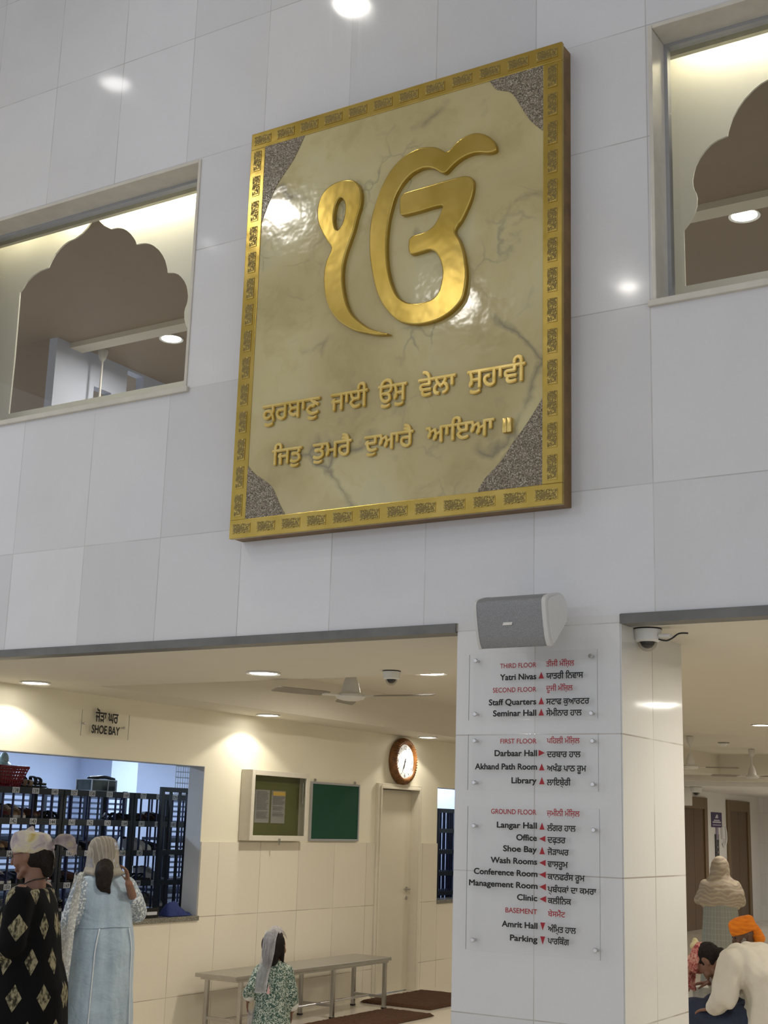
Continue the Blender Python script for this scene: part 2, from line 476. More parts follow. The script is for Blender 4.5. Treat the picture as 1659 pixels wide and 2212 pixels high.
# cream side wall with the shoe bay openings and the door
HOLES = [(5.95, 8.925, .88, 2.09), (11.715, 12.47, -.1, 2.012), (12.92, 14.9, .88, 2.065)]
bm = NB(); holed(bm, 'x', XS - .16, XS, 5.5, 16.2, 0, 2.6, HOLES)
struct('wall_left', bm, M_CREAM, 'cream painted wall of the shoe bay', 'wall')
bm = NB(); holed(bm, 'x', XS, XS + .014, 5.62, 16.2, 0, 1.472, [(5.95, 8.925, .86, 2.09), (11.65, 12.52, -.1, 2.012), (12.92, 14.9, .86, 2.065)])
struct('trim_4', bm, M_DADO, 'cream marble slabs over the lower half of the shoe bay wall', 'wall cladding')
for i, (a, b) in enumerate(((5.95, 8.925), (12.92, 14.9))):
    bm = NB(); box(bm, XS - .2, XS + .03, a, b + .005, .845, .882, .004)
    struct('sill_%d' % (i + 1), bm, M_GRANITE, ('speckled granite counter of the shoe bay', 'speckled granite ledge of the far shoe bay opening')[i], 'sill')
    z1 = (2.09, 2.065)[i]
    bm = NB(); box(bm, XS - .163, XS - .001, b - .004, b, .882, z1); box(bm, XS - .163, XS - .001, a, a + .004, .882, z1); box(bm, XS - .163, XS - .001, a, b, z1 - .004, z1)
    struct('jamb_%d' % (i + 1), bm, M_GREYJ, 'grey painted reveal of the shoe bay opening', 'jamb')
# the room behind it
bm = NB(); box(bm, -10.4, -10.2, 5.5, 16.2, 0, 2.7); box(bm, -10.2, XS - .16, 5.4, 5.62, 0, 2.7); box(bm, -10.2, XS - .16, 16.0, 16.2, 0, 2.7); box(bm, -10.4, XS - .16, 5.5, 16.2, 2.6, 2.7)
cA, cB = on_x(240, 1680, -9.75).y, on_x(296, 1685, -9.75).y
box(bm, -10.2, -9.75, cA, cB, 0, 2.6); box(bm, -10.2, -9.9, 13.9 + 2.6, 14.2 + 2.6, 0, 2.6)
struct('wall_back', bm, M_BAYWALL, 'pale blue lit back wall and column inside the shoe bay', 'wall')
# far lobby walls
LIFTX = -8.1
bm = NB(); box(bm, LIFTX - .2, LIFTX, 16.2, 28.2, 0, 2.6); box(bm, LIFTX, XS - .1, 16.2, 16.35, 0, 2.6)
struct('wall_lobby', bm, M_WHITE, 'white wall holding the two lifts', 'wall')
bm = NB(); box(bm, -8.3, 3.2, 27.6, 27.8, 0, 2.6)
struct('wall_far', bm, M_FARTILE, 'white tiled wall at the far end of the lobby', 'wall')
bm = NB(); box(bm, 3.0, 3.2, 5.75, 28, 0, 3.1)
struct('wall_right', bm, M_CREAM, 'cream wall along the right of the hall', 'wall')
# windows of the upper floor: reveals, aluminium frames, panes
for i, (x0, x1) in enumerate(((LWX0, LWX1), (RWX0, RWX1))):
    where = ('left of the plaque', 'right of the plaque')[i]
    bm = NB()
    box(bm, x0 - .02, x1 + .02, YW - .022, YW + .2, WZ0 - .032, WZ0, .006)
    struct('sill_%d' % (i + 3), bm, M_SILL, 'pale marble sill under the upper window ' + where, 'sill')
    bm = NB(); e = .018
    for a, b, c, d in ((x0 - .002, x0 + e, WZ0, WZ1), (x1 - e, x1 + .002, WZ0, WZ1), (x0 + e + .0005, x1 - e - .0005, WZ1 - e, WZ1 + .002)):
        box(bm, a, b, YW - .008, 5.66, c, d, .004)
    struct('trim_%d' % (i + 5), bm, M_SILL, 'marble edging round the upper window ' + where, 'trim')
    bm = NB(); a0, a1, c0, c1, g = x0 + .018, x1 - .018, WZ0, WZ1 - .018, .018
    box(bm, a0, a0 + g, 5.655, 5.70, c0, c1); box(bm, a1 - g, a1, 5.655, 5.70, c0, c1); box(bm, a0 + g, a1 - g, 5.655, 5.70, c1 - g, c1 - .0005); box(bm, a0 + g, a1 - g, 5.655, 5.70, c0 + .0005, c0 + .012)
    wn = struct('window_%d' % (i + 1), bm, M_ALU, 'aluminium framed fixed window %s with a scalloped arch behind' % where, 'window')
    bm = NB(); box(bm, a0 + g - .004, a1 - g + .004, 5.672, 5.680, c0, c1 - g + .004)
    obj('window_pane', bm, M_GLASS, wn)
# scalloped arch boards behind the panes (half traced, then mirrored about the peak)
YB = 6.1
half = [(407, 823), (414, 721), (408, 714), (403, 706), (399.5, 697), (398, 688), (398, 674), (400, 665), (403, 658), (405, 650), (406, 640), (405, 629), (403, 618), (398, 607), (391, 598), (384, 592), (375, 589), (362, 589),
        (361.5, 582), (360, 575), (357, 563), (351, 551), (343, 540), (332, 531), (323, 526.5), (314, 525), (304, 526), (295, 528), (293, 521), (289, 514), (282, 505), (274, 498), (265, 493.5), (255, 492), (247, 493), (240, 495), (232, 491), (226, 488), (219, 482), (213, 475), (207, 468)]
hw = [on_y(u, v, YB) for u, v in half]
peak = hw[-1]; leg_x = hw[0].x; HWID = leg_x - peak.x
right_half = [(p.x - peak.x, p.z) for p in hw]
right_half[0] = (right_half[0][0], 4.35)
M_BOARD = plain('arch_board_paint', srgb(232, 227, 208), .5, var=.01, scale=2)
M_UPCEIL = plain('upper_ceiling_paint', srgb(152, 131, 100), .6, var=.03, scale=2)
def arch_board(cx, x0, x1, name, label, left=None):
    outline = [(cx + a, b) for a, b in right_half] + [(cx - a, b) for a, b in right_half[-2::-1]]
    if left: outline = [(cx + a, b) for a, b in right_half] + left
    bm = NB(); zb, zt = 3.4, 6.0
    # strips between opening and outer border, built as vertical slices
    pts = sorted(set(round(p[0], 4) for p in outline))
    poly = [bm.verts.new((x, YB, z)) for x, z in outline]
    outer = [(x1, 4.35), (x1, zb), (x0, zb), (x0, zt), (x1, zt)]
    # face with a hole through triangle fill
    es = [bm.edges.new((poly[i], poly[(i + 1) % len(poly)])) for i in range(len(poly))]
    ov = [bm.verts.new((x, YB, z)) for x, z in ((x0, zb), (x1, zb), (x1, zt), (x0, zt))]
    es += [bm.edges.new((ov[i], ov[(i + 1) % 4])) for i in range(4)]
    bmesh.ops.triangle_fill(bm, use_beauty=True, use_dissolve=False, edges=es)
    g = bmesh.ops.extrude_face_region(bm, geom=bm.faces[:])
    for v in g['geom']:
        if isinstance(v, bmesh.types.BMVert): v.co.y += .012
    return struct(name, bm, M_BOARD, label, 'arch panel')
LEFT = [(196, 480), (188, 492), (177, 504), (162, 515), (148, 521), (138, 528), (129, 537), (119, 549), (111, 563), (104, 578), (86, 585), (71, 595), (58, 608), (49, 623), (43, 631), (31, 775), (19, 889)]
LEFT = [(p.x, p.z) for p in (on_y(u, v, YB) for u, v in LEFT)]; LEFT[-1] = (LEFT[-1][0], 4.35)
arch_board(peak.x, -8.6, -4.4, 'arch_panel', 'cream board with a scalloped arch opening behind the window left of the plaque', LEFT)
c2 = on_y(1479, 560, YB).x + HWID
arch_board(c2, -2.6, .6, 'arch_panel.001', 'cream board with a scalloped arch opening behind the window right of the plaque')
bm = NB()
box(bm, -11, 1.5, 5.75, 14, 3.1, 3.4); struct('floor_upper', bm, M_WHITE, 'floor of the upper storey', 'floor')
bm = NB(); box(bm, -13, 1.5, 5.75, 14, 6.0, 6.15); struct('ceiling_upper', bm, M_UPCEIL, 'brown ceiling of the upper storey', 'ceiling')
bm = NB(); box(bm, -13, 1.5, 8.50, 8.66, 5.95, 6.002); struct('trim_7', bm, M_CREAM, 'cream band across the upper ceiling', 'trim')
bm = NB(); box(bm, -9.75, -8.98, 8.33, 8.45, 3.4, 6.0)
struct('column', bm, M_UPCEIL, 'brown end of the partition in the upper storey', 'column')
q0, q1 = on_x(203, 834, -8.88), on_x(240, 858, -8.88); q2, q3 = on_x(276, 800, -8.88), on_x(308, 850, -8.88)
bm = NB(); holed(bm, 'x', -8.98, -8.88, 8.33, 13.9, 3.4, 6.0, [(q0.y, q1.y, 3.9, q0.z), (q2.y, q3.y, 3.9, q2.z)])  # two openings added to stand in for bright reflections in the glass
struct('partition', bm, M_BAYWALL, 'daylit pale partition in the upper storey', 'wall')  # bluish daylight on this face is put into the paint
bm = NB(); holed(bm, 'y', 13.8, 14, -11, 1.5, 3.4, 6.0, [(-8.5, -.5, 4.0, 5.9)]); box(bm, 1.3, 1.5, 5.75, 14, 3.4, 6.0)  # wide opening added out of view to let daylight onto the partition
struct('wall_upper', bm, M_CREAM, 'walls of the upper storey', 'wall')
for i, (x0, x1) in enumerate(((-8.6, -4.4), (-2.6, .6))):
    bm = NB(); box(bm, x0, x1, 5.945, 5.975, 5.556, 6.0)  # added strip whose unlit face makes the shaded band
    struct('pelmet_%d' % (i + 1), bm, plain('pelmet_paint', srgb(214, 211, 190), .6), 'dim olive pelmet above the arch behind the upper window', 'pelmet')
    bm = NB(); box(bm, x0, x1, 5.75, 6.1, 5.90, 6.0)
    struct('trim_%d' % (i + 8), bm, M_CREAM, 'boxed top over the arch board', 'trim')
# roof of the tall hall
bm = NB(); box(bm, -14, 6, -10, 5.75, 7.5, 7.7)
struct('ceiling_hall', bm, M_WHITE, 'high white ceiling of the entrance hall', 'ceiling')
# ---------------------------------------------------------------- lamps
def downlight(name, x, y, z, r, label, cat='ceiling light', group=None, watts=20, kind='SPOT', angle=128, col=(1, .93, .82), drop=.02, mat=None):
    t_ = thing(name, label, cat, (x, y, z), 0, group)
    bm = NB(); lathe(bm, [(r * .86, -.004), (r * 1.12, -.012), (r * 1.14, -.004), (r * 1.10, .0), (r * .86, .0)], n=32)
    obj('trim_ring', bm, M_RING, t_, 60)
    bm = NB(); lathe(bm, [(.001, -.010), (r * .6, -.010), (r * .9, -.007), (r * .9, -.002), (.001, -.002)], n=32)
    obj('diffuser', bm, mat or M_LAMP, t_, 60)
    ld = bpy.data.lights.new(name, kind); ld.energy = watts; ld.color = col
    if kind == 'SPOT': ld.spot_size = math.radians(angle); ld.spot_blend = .12; ld.shadow_soft_size = r * .6
    else: ld.shape = 'DISK'; ld.size = r * 1.8; ld.spread = math.radians(angle)
    lo = bpy.data.objects.new('lamp_light', ld); COL.objects.link(lo); lo.location = (0, 0, -drop); lo.parent = t_
    return t_
G1 = 'round ceiling lights of the shoe bay side'
for (u, v), lab in (((95, 1476), 'round ceiling light near the corner above the shoe bay sign'), ((591, 1546), 'round ceiling light above the glazed notice board'), ((905, 1594), 'round ceiling light beside the wall clock')):
    p = on_z(u, v, ZL - .01); downlight('ceiling_light', XS + .26, p.y, ZL, .095, lab, group=G1, watts=ROOM_W)
p = on_z(569, 1456, ZL - .01); downlight('ceiling_light', p.x, p.y, ZL, .095, 'round ceiling light in the soffit left of the ceiling fan', group=G1, watts=HALL_W * .5, kind='AREA', angle=170)
p = on_z(928, 1456, 2.87); downlight('ceiling_light', p.x, p.y, 2.88, .13, 'round ceiling light right of the dome camera, half hidden by the soffit edge', group=G1, watts=HALL_W, kind='AREA', angle=170)
# further lamps of the hall, the ones mirrored in the pillar's side among them
for x, y, lab in ((-1.2, 6.3, 'round ceiling light in the soffit right of the pillar'), (-1.25, 9.2, 'round ceiling light beyond the pillar over the seated men'), (-4.4, 15.2, 'round ceiling light behind the pillar before the fans')):
    downlight('ceiling_light', x, y, ZL if y < 7 else 2.88, .10, lab, group='round ceiling lights of the hall right of the pillar', watts=HALL_W, kind='AREA', angle=170)
for x, y in ((-1.2, 13.5), (-4.6, 20), (-1.5, 18.5)):
    downlight('ceiling_light', x, y, 2.88, .10, 'round ceiling light in the raised ceiling deep in the hall', group='round ceiling lights deep in the hall', watts=HALL_W, kind='AREA', angle=170)
downlight('ceiling_light', -5.2, 24.6, 2.40, .10, 'round ceiling light of the lift lobby', group='round ceiling lights deep in the hall', watts=HALL_W * 1.3, kind='AREA', angle=170, col=(1, .96, .92))
downlight('ceiling_light', -3.4, 24.0, 2.40, .10, 'round ceiling light of the lift lobby right of the first', group='round ceiling lights deep in the hall', watts=HALL_W * 1.3, kind='AREA', angle=170, col=(1, .96, .92))  # second lobby lamp, added out of view for more light
q = on_z(1425, 1522, 2.88); downlight('ceiling_light', 2 * PX1 - q.x, q.y, 2.88, .19, 'round ceiling light mirrored in the side of the pillar', group='round ceiling lights of the hall right of the pillar', watts=HALL_W, kind='AREA', angle=170)
# upper storey
for u, v, w_ in ((370, 733, 'left'), (1608, 467, 'right')):
    p = on_z(u, v, 5.99)
    downlight('ceiling_light', p.x, p.y, 6.0, .10, 'round light on the brown ceiling seen through the arch %s of the plaque' % w_, group='round lights seen through the arches', watts=UPPER_W, kind='AREA', angle=170)
for x, pw in ((-7.4, 1.0), (-6.9, 1.2), (-6.4, 2.4), (-6.1, 4), (-5.8, 4.5), (-5.5, 5), (-5.2, 5), (-1.9, 4), (-1.6, 4.5), (-1.3, 4.5), (-1.0, 3.5), (-.6, 3), (-.1, 2)):  # unseen lamps; extra ones added and graded to smooth the wash
    downlight('cove_light', x, 6.035, 5.9, .045, 'small downlight washing the arch board', group='small downlights behind the pelmets', watts=pw * .6, kind='AREA', angle=160, col=(1, .98, .94))
# tall hall: the lamps the polished marble mirrors
for k, (u, v) in enumerate(((1358, 617), (250, 180), (760, 10), (455, 530), (452, 795), (600, 455), (985, 650))):
    w_ = ray(u, v); yw = 5.385 if k > 4 else YW
    q = w_ * ((7.49 - EYE) / w_.z); x, y = q.x, 2 * yw - q.y
    downlight('hall_light', x, y, 7.5, (.115, .13, .14, .07, .07, .22, .2)[k], 'round downlight in the high ceiling of the entrance hall', group='round downlights of the entrance hall', watts=ATRIUM_W * (4, .25, 1.4, .1, .1, 8, 8)[k], kind='AREA', angle=150, col=(1, .96, .88), mat=M_HALLDIM if k in (1, 3, 4) else M_HALLLAMP)
# shoe bay tubes
for y in (7.2, 9.0, 11.0, 13.4, 15.2):
    t_ = thing('tube_light', 'cool white tube light inside the shoe bay', 'tube light', (-9.0, y, 2.58), 0, 'tube lights inside the shoe bay')
    bm = NB(); box(bm, -.03, .03, -.6, .6, -.03, .018); obj('batten', bm, M_RING, t_)
    bm = NB(); tube(bm, [(0, -.58, -.05), (0, .58, -.05)], .014, 10); obj('tube', bm, M_LAMPCOOL, t_, 60)
    ld = bpy.data.lights.new('tube', 'AREA'); ld.shape = 'RECTANGLE'; ld.size = .06; ld.size_y = 1.1; ld.energy = BAY_W; ld.color = (.62, .78, 1.0)
    lo = bpy.data.objects.new('lamp_light', ld); COL.objects.link(lo); lo.location = (0, 0, -.07); lo.parent = t_
# ---------------------------------------------------------------- the plaque
YF = 5.385
def onp(u, v, y=YF): return on_y(u, v, y)
a, b, c, d = onp(542.7, 294.8), onp(1214, 85.5), onp(1214, 1088.5), onp(496, 1164)
QX0, QX1 = (a.x + d.x) / 2, (b.x + c.x) / 2
QZ0, QZ1 = (c.z + d.z) / 2, (a.z + b.z) / 2
BW = .100
t = NT('gold')
sh = t.noise(5, 3, .5)
t.col(t.ramp(sh, [(.3, (.42, .295, .06)), (.7, (.54, .39, .11))])); t.set(Metallic=1.0, Roughness=.20); t.bump(t.noise(7, 2), .08, .02); M_GOLD = t.m
t = NT('letter_gold'); t.col(t.ramp(t.noise(8, 3), [(.3, (.60, .43, .12)), (.7, (.80, .61, .24))])); t.set(Metallic=1.0, Roughness=.22); t.bump(t.noise(10, 2), .06, .02); M_GOLDL = t.m
t = NT('engraved_gold')
sw = t.noise(58, 3, .6, dist=1.4)
mk = t.ramp(sw, [(.42, 0.0), (.47, 1.0), (.53, 1.0), (.58, 0.0)])
gx = t.xyz(t.co('Generated')); ed_ = t.math('MINIMUM', t.math('MINIMUM', gx[0], t.math('SUBTRACT', 1.0, gx[0])), t.math('MINIMUM', gx[2], t.math('SUBTRACT', 1.0, gx[2])))
ed_ = t.math('ADD', ed_, t.math('MULTIPLY', t.math('SUBTRACT', t.noise(40, 2), .5), .35)); mk = t.math('MULTIPLY', mk, t.ramp(ed_, [(.02, 0.0), (.10, 1.0)]))
t.col(t.mix(mk, (.50, .37, .11), (.26, .20, .085))); t.set(Metallic=1.0, Roughness=t.math('MULTIPLY_ADD', mk, .2, .22)); t.bump(mk, .9, .006); M_ENGR = t.m
t = NT('bronze_side'); t.col(t.ramp(t.noise(9, 3), [(.3, srgb(104, 78, 42)), (.7, srgb(136, 104, 58))])); t.set(Roughness=.45, Metallic=.35); M_BRONZE = t.m
M_GAP = plain('dark_gap', (.012, .010, .008), .8)
# polished cream stone with patches and grey veins
t = NT('veined_stone')
o_ = t.co()
warp = t.n('ShaderNodeVectorMath', operation='ADD'); nn = t.n('ShaderNodeTexNoise'); t.l(o_, nn.inputs['Vector']); nn.inputs['Scale'].default_value = 2.2; nn.inputs['Detail'].default_value = 5
sc_ = t.n('ShaderNodeVectorMath', operation='SCALE'); t.l(nn.outputs[1], sc_.inputs[0]); sc_.inputs['Scale'].default_value = .55
t.l(o_, warp.inputs[0]); t.l(sc_.outputs[0], warp.inputs[1]); wv = warp.outputs[0]
p1 = t.noise(1.7, 5, .6, v=wv)
c1 = t.ramp(p1, [(.28, srgb(168, 152, 100)), (.46, srgb(190, 176, 126)), (.56, srgb(202, 192, 146)), (.68, srgb(204, 204, 172))])
sm = t.ramp(t.noise(3.4, 4, .6, v=wv), [(.45, 0.0), (.72, .6)]); c1 = t.mix(sm, c1, srgb(174, 156, 106))
ed = t.vor(1.25, 'DISTANCE_TO_EDGE', v=wv)
vein = t.ramp(ed, [(.0, 1.0), (.014, .55), (.04, 0.0)])
brk = t.ramp(t.noise(2.6, 3, v=t.map(loc=(3, 1, 7))), [(.50, 0.0), (.62, 1.0)])
vein = t.math('MULTIPLY', vein, brk)
c1 = t.mix(t.math('MULTIPLY', vein, .7), c1, srgb(104, 98, 82))
ed2 = t.vor(4.5, 'DISTANCE_TO_EDGE', v=wv); brk2 = t.ramp(t.noise(1.5, 3, v=t.map(loc=(9, 4, 2))), [(.55, 0.0), (.66, 1.0)])
c1 = t.mix(t.math('MULTIPLY', t.math('MULTIPLY', t.ramp(ed2, [(.0, 1.0), (.05, 0.0)]), brk2), .55), c1, srgb(116, 112, 100))
gs = t.ramp(t.noise(4.0, 4, .6, v=t.map(loc=(2, 8, 5))), [(.62, 0.0), (.78, .6)]); c1 = t.mix(t.math('MULTIPLY', gs, brk), c1, srgb(132, 130, 118))
t.col(c1); t.set(Roughness=.10, Coat_Weight=.6, Coat_Roughness=.04); t.bump(t.noise(5.5, 3, .5), .10, .03); M_STONE = t.m
t = NT('sparkling_brown_stone')
v1 = t.vor(230, out=1); g = t.n('ShaderNodeSeparateColor'); t.l(v1, g.inputs[0])
t.col(t.ramp(g.outputs[0], [(.0, (.06, .048, .03)), (.4, (.19, .15, .10)), (.75, (.29, .235, .16)), (.97, (.5, .45, .36))]))
t.set(Roughness=t.ramp(g.outputs[1], [(.3, .6), (.9, .12)])); t.bump(g.outputs[0], .7, .004); M_CORNER = t.m

plq = thing('wall_plaque', 'large stone plaque in an engraved gold frame hung on the white marble wall', 'plaque', ((QX0 + QX1) / 2, YF, QZ0))
OX, OY, OZ = (QX0 + QX1) / 2, YF, QZ0
def L(p): return V((p[0] - OX, p[1] - OY, p[2] - OZ))
def local(bm):
    for v in bm.verts: v.co = L(v.co)
    return bm
bm = NB(); box(bm, QX0 + .004, QX1 - .004, YF + .035, YW - .001, QZ0 + .004, QZ1 - .004, .003)
obj('backing_box', local(bm), M_BRONZE, plq)
bm = NB(); box(bm, QX0 + .015, QX1 - .015, YF + .022, YF + .040, QZ0 + .015, QZ1 - .015); obj('shadow_gap', local(bm), M_GAP, plq)
bm = NB(); box(bm, QX0 + BW - .01, QX1 - BW + .01, YF + .004, YF + .02, QZ0 + BW - .01, QZ1 - BW + .01)
obj('stone_slab', local(bm), M_STONE, plq)
bm = NB(); T0, T1 = YF, YF + .026
for x0, x1, z0, z1 in ((QX0, QX1, QZ0, QZ0 + BW), (QX0, QX1, QZ1 - BW, QZ1), (QX0, QX0 + BW, QZ0 + BW, QZ1 - BW), (QX1 - BW, QX1, QZ0 + BW, QZ1 - BW)):
    box(bm, x0, x1, T0, T1, z0, z1, .003)
obj('gold_frame', local(bm), M_GOLD, plq)
# engraved motifs along the frame, raised by a hair
def motif(cx, cz, lx, lz):
    bm = NB(); box(bm, -lx / 2, lx / 2, -.003, .004, -lz / 2, lz / 2)
    o = obj('engraved_motif', bm, M_ENGR, plq); o.location = L((cx, YF, cz))
nb = 12; stp = (QX1 - QX0) / nb
for k in range(nb):
    for z in (QZ0 + BW / 2, QZ1 - BW / 2): motif(QX0 + stp * (k + .5), z, stp * .72, BW * .52)
ns = 14; stp = (QZ1 - QZ0 - 2 * BW) / ns
for k in range(ns):
    for x in (QX0 + BW / 2, QX1 - BW / 2): motif(x, QZ0 + BW + stp * (k + .5), BW * .50, stp * .78)
# brown corner inlays with curved edges
for (sx, sz, corner, pts) in ((1, -1, 'upper left', [(.0, 0), (.27, 0), (.24, -.06), (.20, -.13), (.15, -.19), (.10, -.25), (.055, -.33), (.02, -.41), (0, -.46)]), (-1, -1, 'upper right', [(0, 0), (-.30, 0), (-.26, -.06), (-.18, -.10), (-.13, -.18), (-.08, -.27), (-.03, -.33), (0, -.36)]),
                              (1, 1, 'lower left', [(0, 0), (.26, 0), (.22, .06), (.17, .15), (.11, .20), (.05, .24), (0, .29)]), (-1, 1, 'lower right', [(0, 0), (-.34, 0), (-.29, .07), (-.21, .14), (-.16, .21), (-.10, .28), (-.04, .36), (0, .42)])):
    cx = QX0 + BW - .001 if sx > 0 else QX1 - BW + .001; cz = QZ1 - BW + .001 if sz < 0 else QZ0 + BW - .001
    bm = NB(); pp = [pts[0], pts[1]] + smooth_poly(pts[1:], 4, False)[1:]
    prism(bm, pp, lambda u, v, d_: V((cx + u, YF + d_, cz + v)), .0015, .012)
    tag(obj('corner_inlay', local(bm), M_CORNER, plq), 'sparkling brown stone in the %s corner' % corner)
# the two signs of the emblem
one_out = [(752, 1373), (700, 1378), (650, 1370), (590, 1355), (530, 1320), (490, 1275), (465, 1215), (456, 1150), (458, 1090), (470, 1040), (490, 990), (470, 955), (445, 910), (430, 870), (427, 830), (432, 790), (450, 745), (480, 712), (520, 690), (560, 682), (590, 685), (610, 700), (622, 725), (625, 760), (620, 800), (605, 850), (590, 910), (572, 960), (555, 1010), (543, 1060), (539, 1120), (545, 1180), (558, 1235), (580, 1280), (615, 1315), (660, 1345), (700, 1360)]
one_hole = [(533, 762), (518, 775), (508, 800), (502, 835), (502, 870), (508, 898), (517, 907), (530, 895), (542, 870), (549, 840), (552, 805), (547, 778)]
oora = [(1228, 545), (1215, 557), (1190, 562), (1150, 560), (1110, 568), (1075, 585), (1045, 607), (1022, 630), (1005, 648), (990, 652), (972, 645), (955, 634), (930, 628), (900, 630), (875, 640), (850, 655), (820, 685), (795, 720), (775, 760), (760, 810), (748, 860), (740, 920), (737, 980), (740, 1050), (750, 1110), (765, 1160), (785, 1200), (815, 1225), (850, 1235), (890, 1233), (930, 1222), (955, 1205), (972, 1180), (982, 1145), (988, 1100), (983, 1060), (972, 1030), (955, 1005), (930, 996), (895, 1005), (855, 1016), (840, 1010), (835, 985), (838, 950), (855, 932), (890, 922), (920, 910), (950, 885), (970, 850), (985, 815), (988, 799), (975, 799), (940, 807), (880, 825), (820, 840), (801, 838), (796, 815), (797, 770), (807, 748), (830, 735), (900, 715), (980, 692), (1050, 672), (1085, 665), (1110, 668), (1125, 682), (1125, 720), (1115, 765), (1095, 815), (1070, 865), (1043, 908), (1065, 950), (1082, 1000), (1092, 1060), (1095, 1110), (1088, 1170), (1075, 1215), (1045, 1255), (1010, 1285), (960, 1312), (900, 1328), (850, 1330), (800, 1318), (760, 1290), (720, 1240), (692, 1180), (675, 1110), (664, 1040), (660, 970), (663, 900), (673, 840), (690, 780), (710, 725), (740, 665), (775, 615), (820, 573), (865, 547), (905, 536), (950, 535), (980, 545), (1000, 556), (1020, 548), (1045, 520), (1075, 495), (1110, 478), (1140, 472), (1175, 478), (1205, 495), (1222, 515)]
def emblem(name, loops, label):
    """raised sign with rounded edges"""
    cu = bpy.data.curves.new('c', 'CURVE'); cu.dimensions = '2D'; cu.fill_mode = 'BOTH'
    cu.extrude = .010; cu.bevel_depth = .008; cu.bevel_resolution = 3; cu.offset = -.0075
    for lp in loops:
        pts = []
        for u, v in lp:
            p = onp(480 + u / 2.07375, 60 + v / 2.07375, YF - .02); pts.append((p.x - OX, p.z - OZ))
        pts = smooth_poly(pts, 3)
        s = cu.splines.new('POLY'); s.points.add(len(pts) - 1); s.use_cyclic_u = True
        for q, (x, z) in zip(s.points, pts): q.co = (x, z, 0, 1)
    o = bpy.data.objects.new('c', cu); COL.objects.link(o)
    me = bpy.data.meshes.new_from_object(o.evaluated_get(bpy.context.evaluated_depsgraph_get()))
    bpy.data.objects.remove(o)
    for v in me.vertices: v.co = V((v.co.x, .004 - v.co.z - .012, v.co.y))
    me.materials.clear(); shade(me, 50)
    tag(link(name, me, M_GOLD, plq), label)
emblem('emblem_numeral', [one_out, one_hole], 'polished gold numeral, the left sign of the emblem')
emblem('emblem_letter', [oora], 'polished gold open letter, the right sign of the emblem')
# two lines of raised verse, word by word
def fp(u, v, d_): return L((u, YF - .004 - d_, v))
ZOOM2 = lambda u, v: onp(480 + u / 2.07375, 700 + v / 2.074)
H1 = [ZOOM2(182, 375).z, ZOOM2(488, 322).z, ZOOM2(1100, 210).z]; H2 = [ZOOM2(225, 572).z, ZOOM2(640, 508).z, ZOOM2(915, 466).z]
B1 = [ZOOM2(262, 436).z, ZOOM2(520, 390).z, ZOOM2(1110, 283).z]; B2 = [ZOOM2(235, 638).z, ZOOM2(745, 556).z, ZOOM2(965, 530).z]
for line, hs, bs, words_ in ((1, H1, B1, (('ਕੁਰਬਾਣੁ', 182, 440, 400), ('ਜਾਈ', 488, 655, 350), ('ਉਸੁ', 700, 830, 310), ('ਵੇਲਾ', 880, 1050, 280), ('ਸੁਹਾਵੀ', 1100, 1362, 240))),
                             (2, H2, B2, (('ਿਜਤੁ', 225, 360, 600), ('ਤੁਮਰੈ', 408, 582, 560), ('ਦੁਆਰੈ', 638, 860, 530), ('ਆਇਆ', 915, 1222, 490)))):
    zh, zb = sum(hs) / 3, sum(bs) / 3
    sy = (zh - zb) / .622
    for s_, u0, u1, vv in words_:
        bm = NB()
        for bold_, ex in ((.030, .020), (.012, .052)):
            m1 = text_mesh(s_, bold_, ex, 0, 3); dx = .030 - bold_
            lay(m1, ZOOM2(u0, vv).x + dx * sy, ZOOM2(u1, vv).x - dx * sy, zb, sy, fp); bm.from_mesh(m1); bpy.data.meshes.remove(m1)
        obj('verse_word', bm, M_GOLDL, plq)
z0, z1 = ZOOM2(1265, 492).z, ZOOM2(1265, 425).z
for u in (1272, 1292):
    x = ZOOM2(u, 460).x
    bm = NB(); box(bm, x - .012, x + .012, YF - .02, YF + .006, z0, z1, .006); obj('verse_stop', local(bm), M_GOLDL, plq, 50)
# ---------------------------------------------------------------- floor directory on the pillar
YA = YW - .030        # front of the acrylic sheets
def R3(u, v): return (960 + u / 3.0722, 1260 + v / 3.0722)
def R4(u, v): return (960 + u / 3.0722, 1700 + v / 3.0722)
def standoff(parent, p, axis, label=None):
    bm = NB(); lathe(bm, [(.0065, 0), (.0065, .024), (.010, .025), (.0105, .033), (.008, .036)], n=20)
    M = Matrix.Rotation(PI / 2, 4, 'X') if axis == 'y' else Matrix.Rotation(PI / 2, 4, 'Y')
    bmesh.ops.transform(bm, matrix=M, verts=bm.verts[:])
    o = obj('standoff', bm, M_CHROME, parent, 50); o.location = p
def sheet(name, label, corners, studs, cat='sign'):
    P = [on_y(*q, YA) for q in corners]
    x0, x1 = (P[0].x + P[3].x) / 2, (P[1].x + P[2].x) / 2; z1, z0 = (P[0].z + P[1].z) / 2, (P[2].z + P[3].z) / 2
    t_ = thing(name, label, cat, ((x0 + x1) / 2, YA, z0))
    bm = NB(); box(bm, x0, x1, 0, .005, 0, z1 - z0, .0008)
    for v in bm.verts: v.co.x -= (x0 + x1) / 2
    bm.normal_update()
    for f in bm.faces: f.material_index = 1 if abs(f.normal.x) > .8 else 0
    obj('acrylic_sheet', bm, [M_ACRYL, M_ACEDGE], t_)
    for q in studs:
        p = on_y(*q, YA); standoff(t_, (p.x - (x0 + x1) / 2, YW - YA - .0, p.z - z0), 'y')
    return t_, (x0 + x1) / 2, z0
G_UP, G_L, G_R, G_D = 'up', 'left', 'right', 'down'
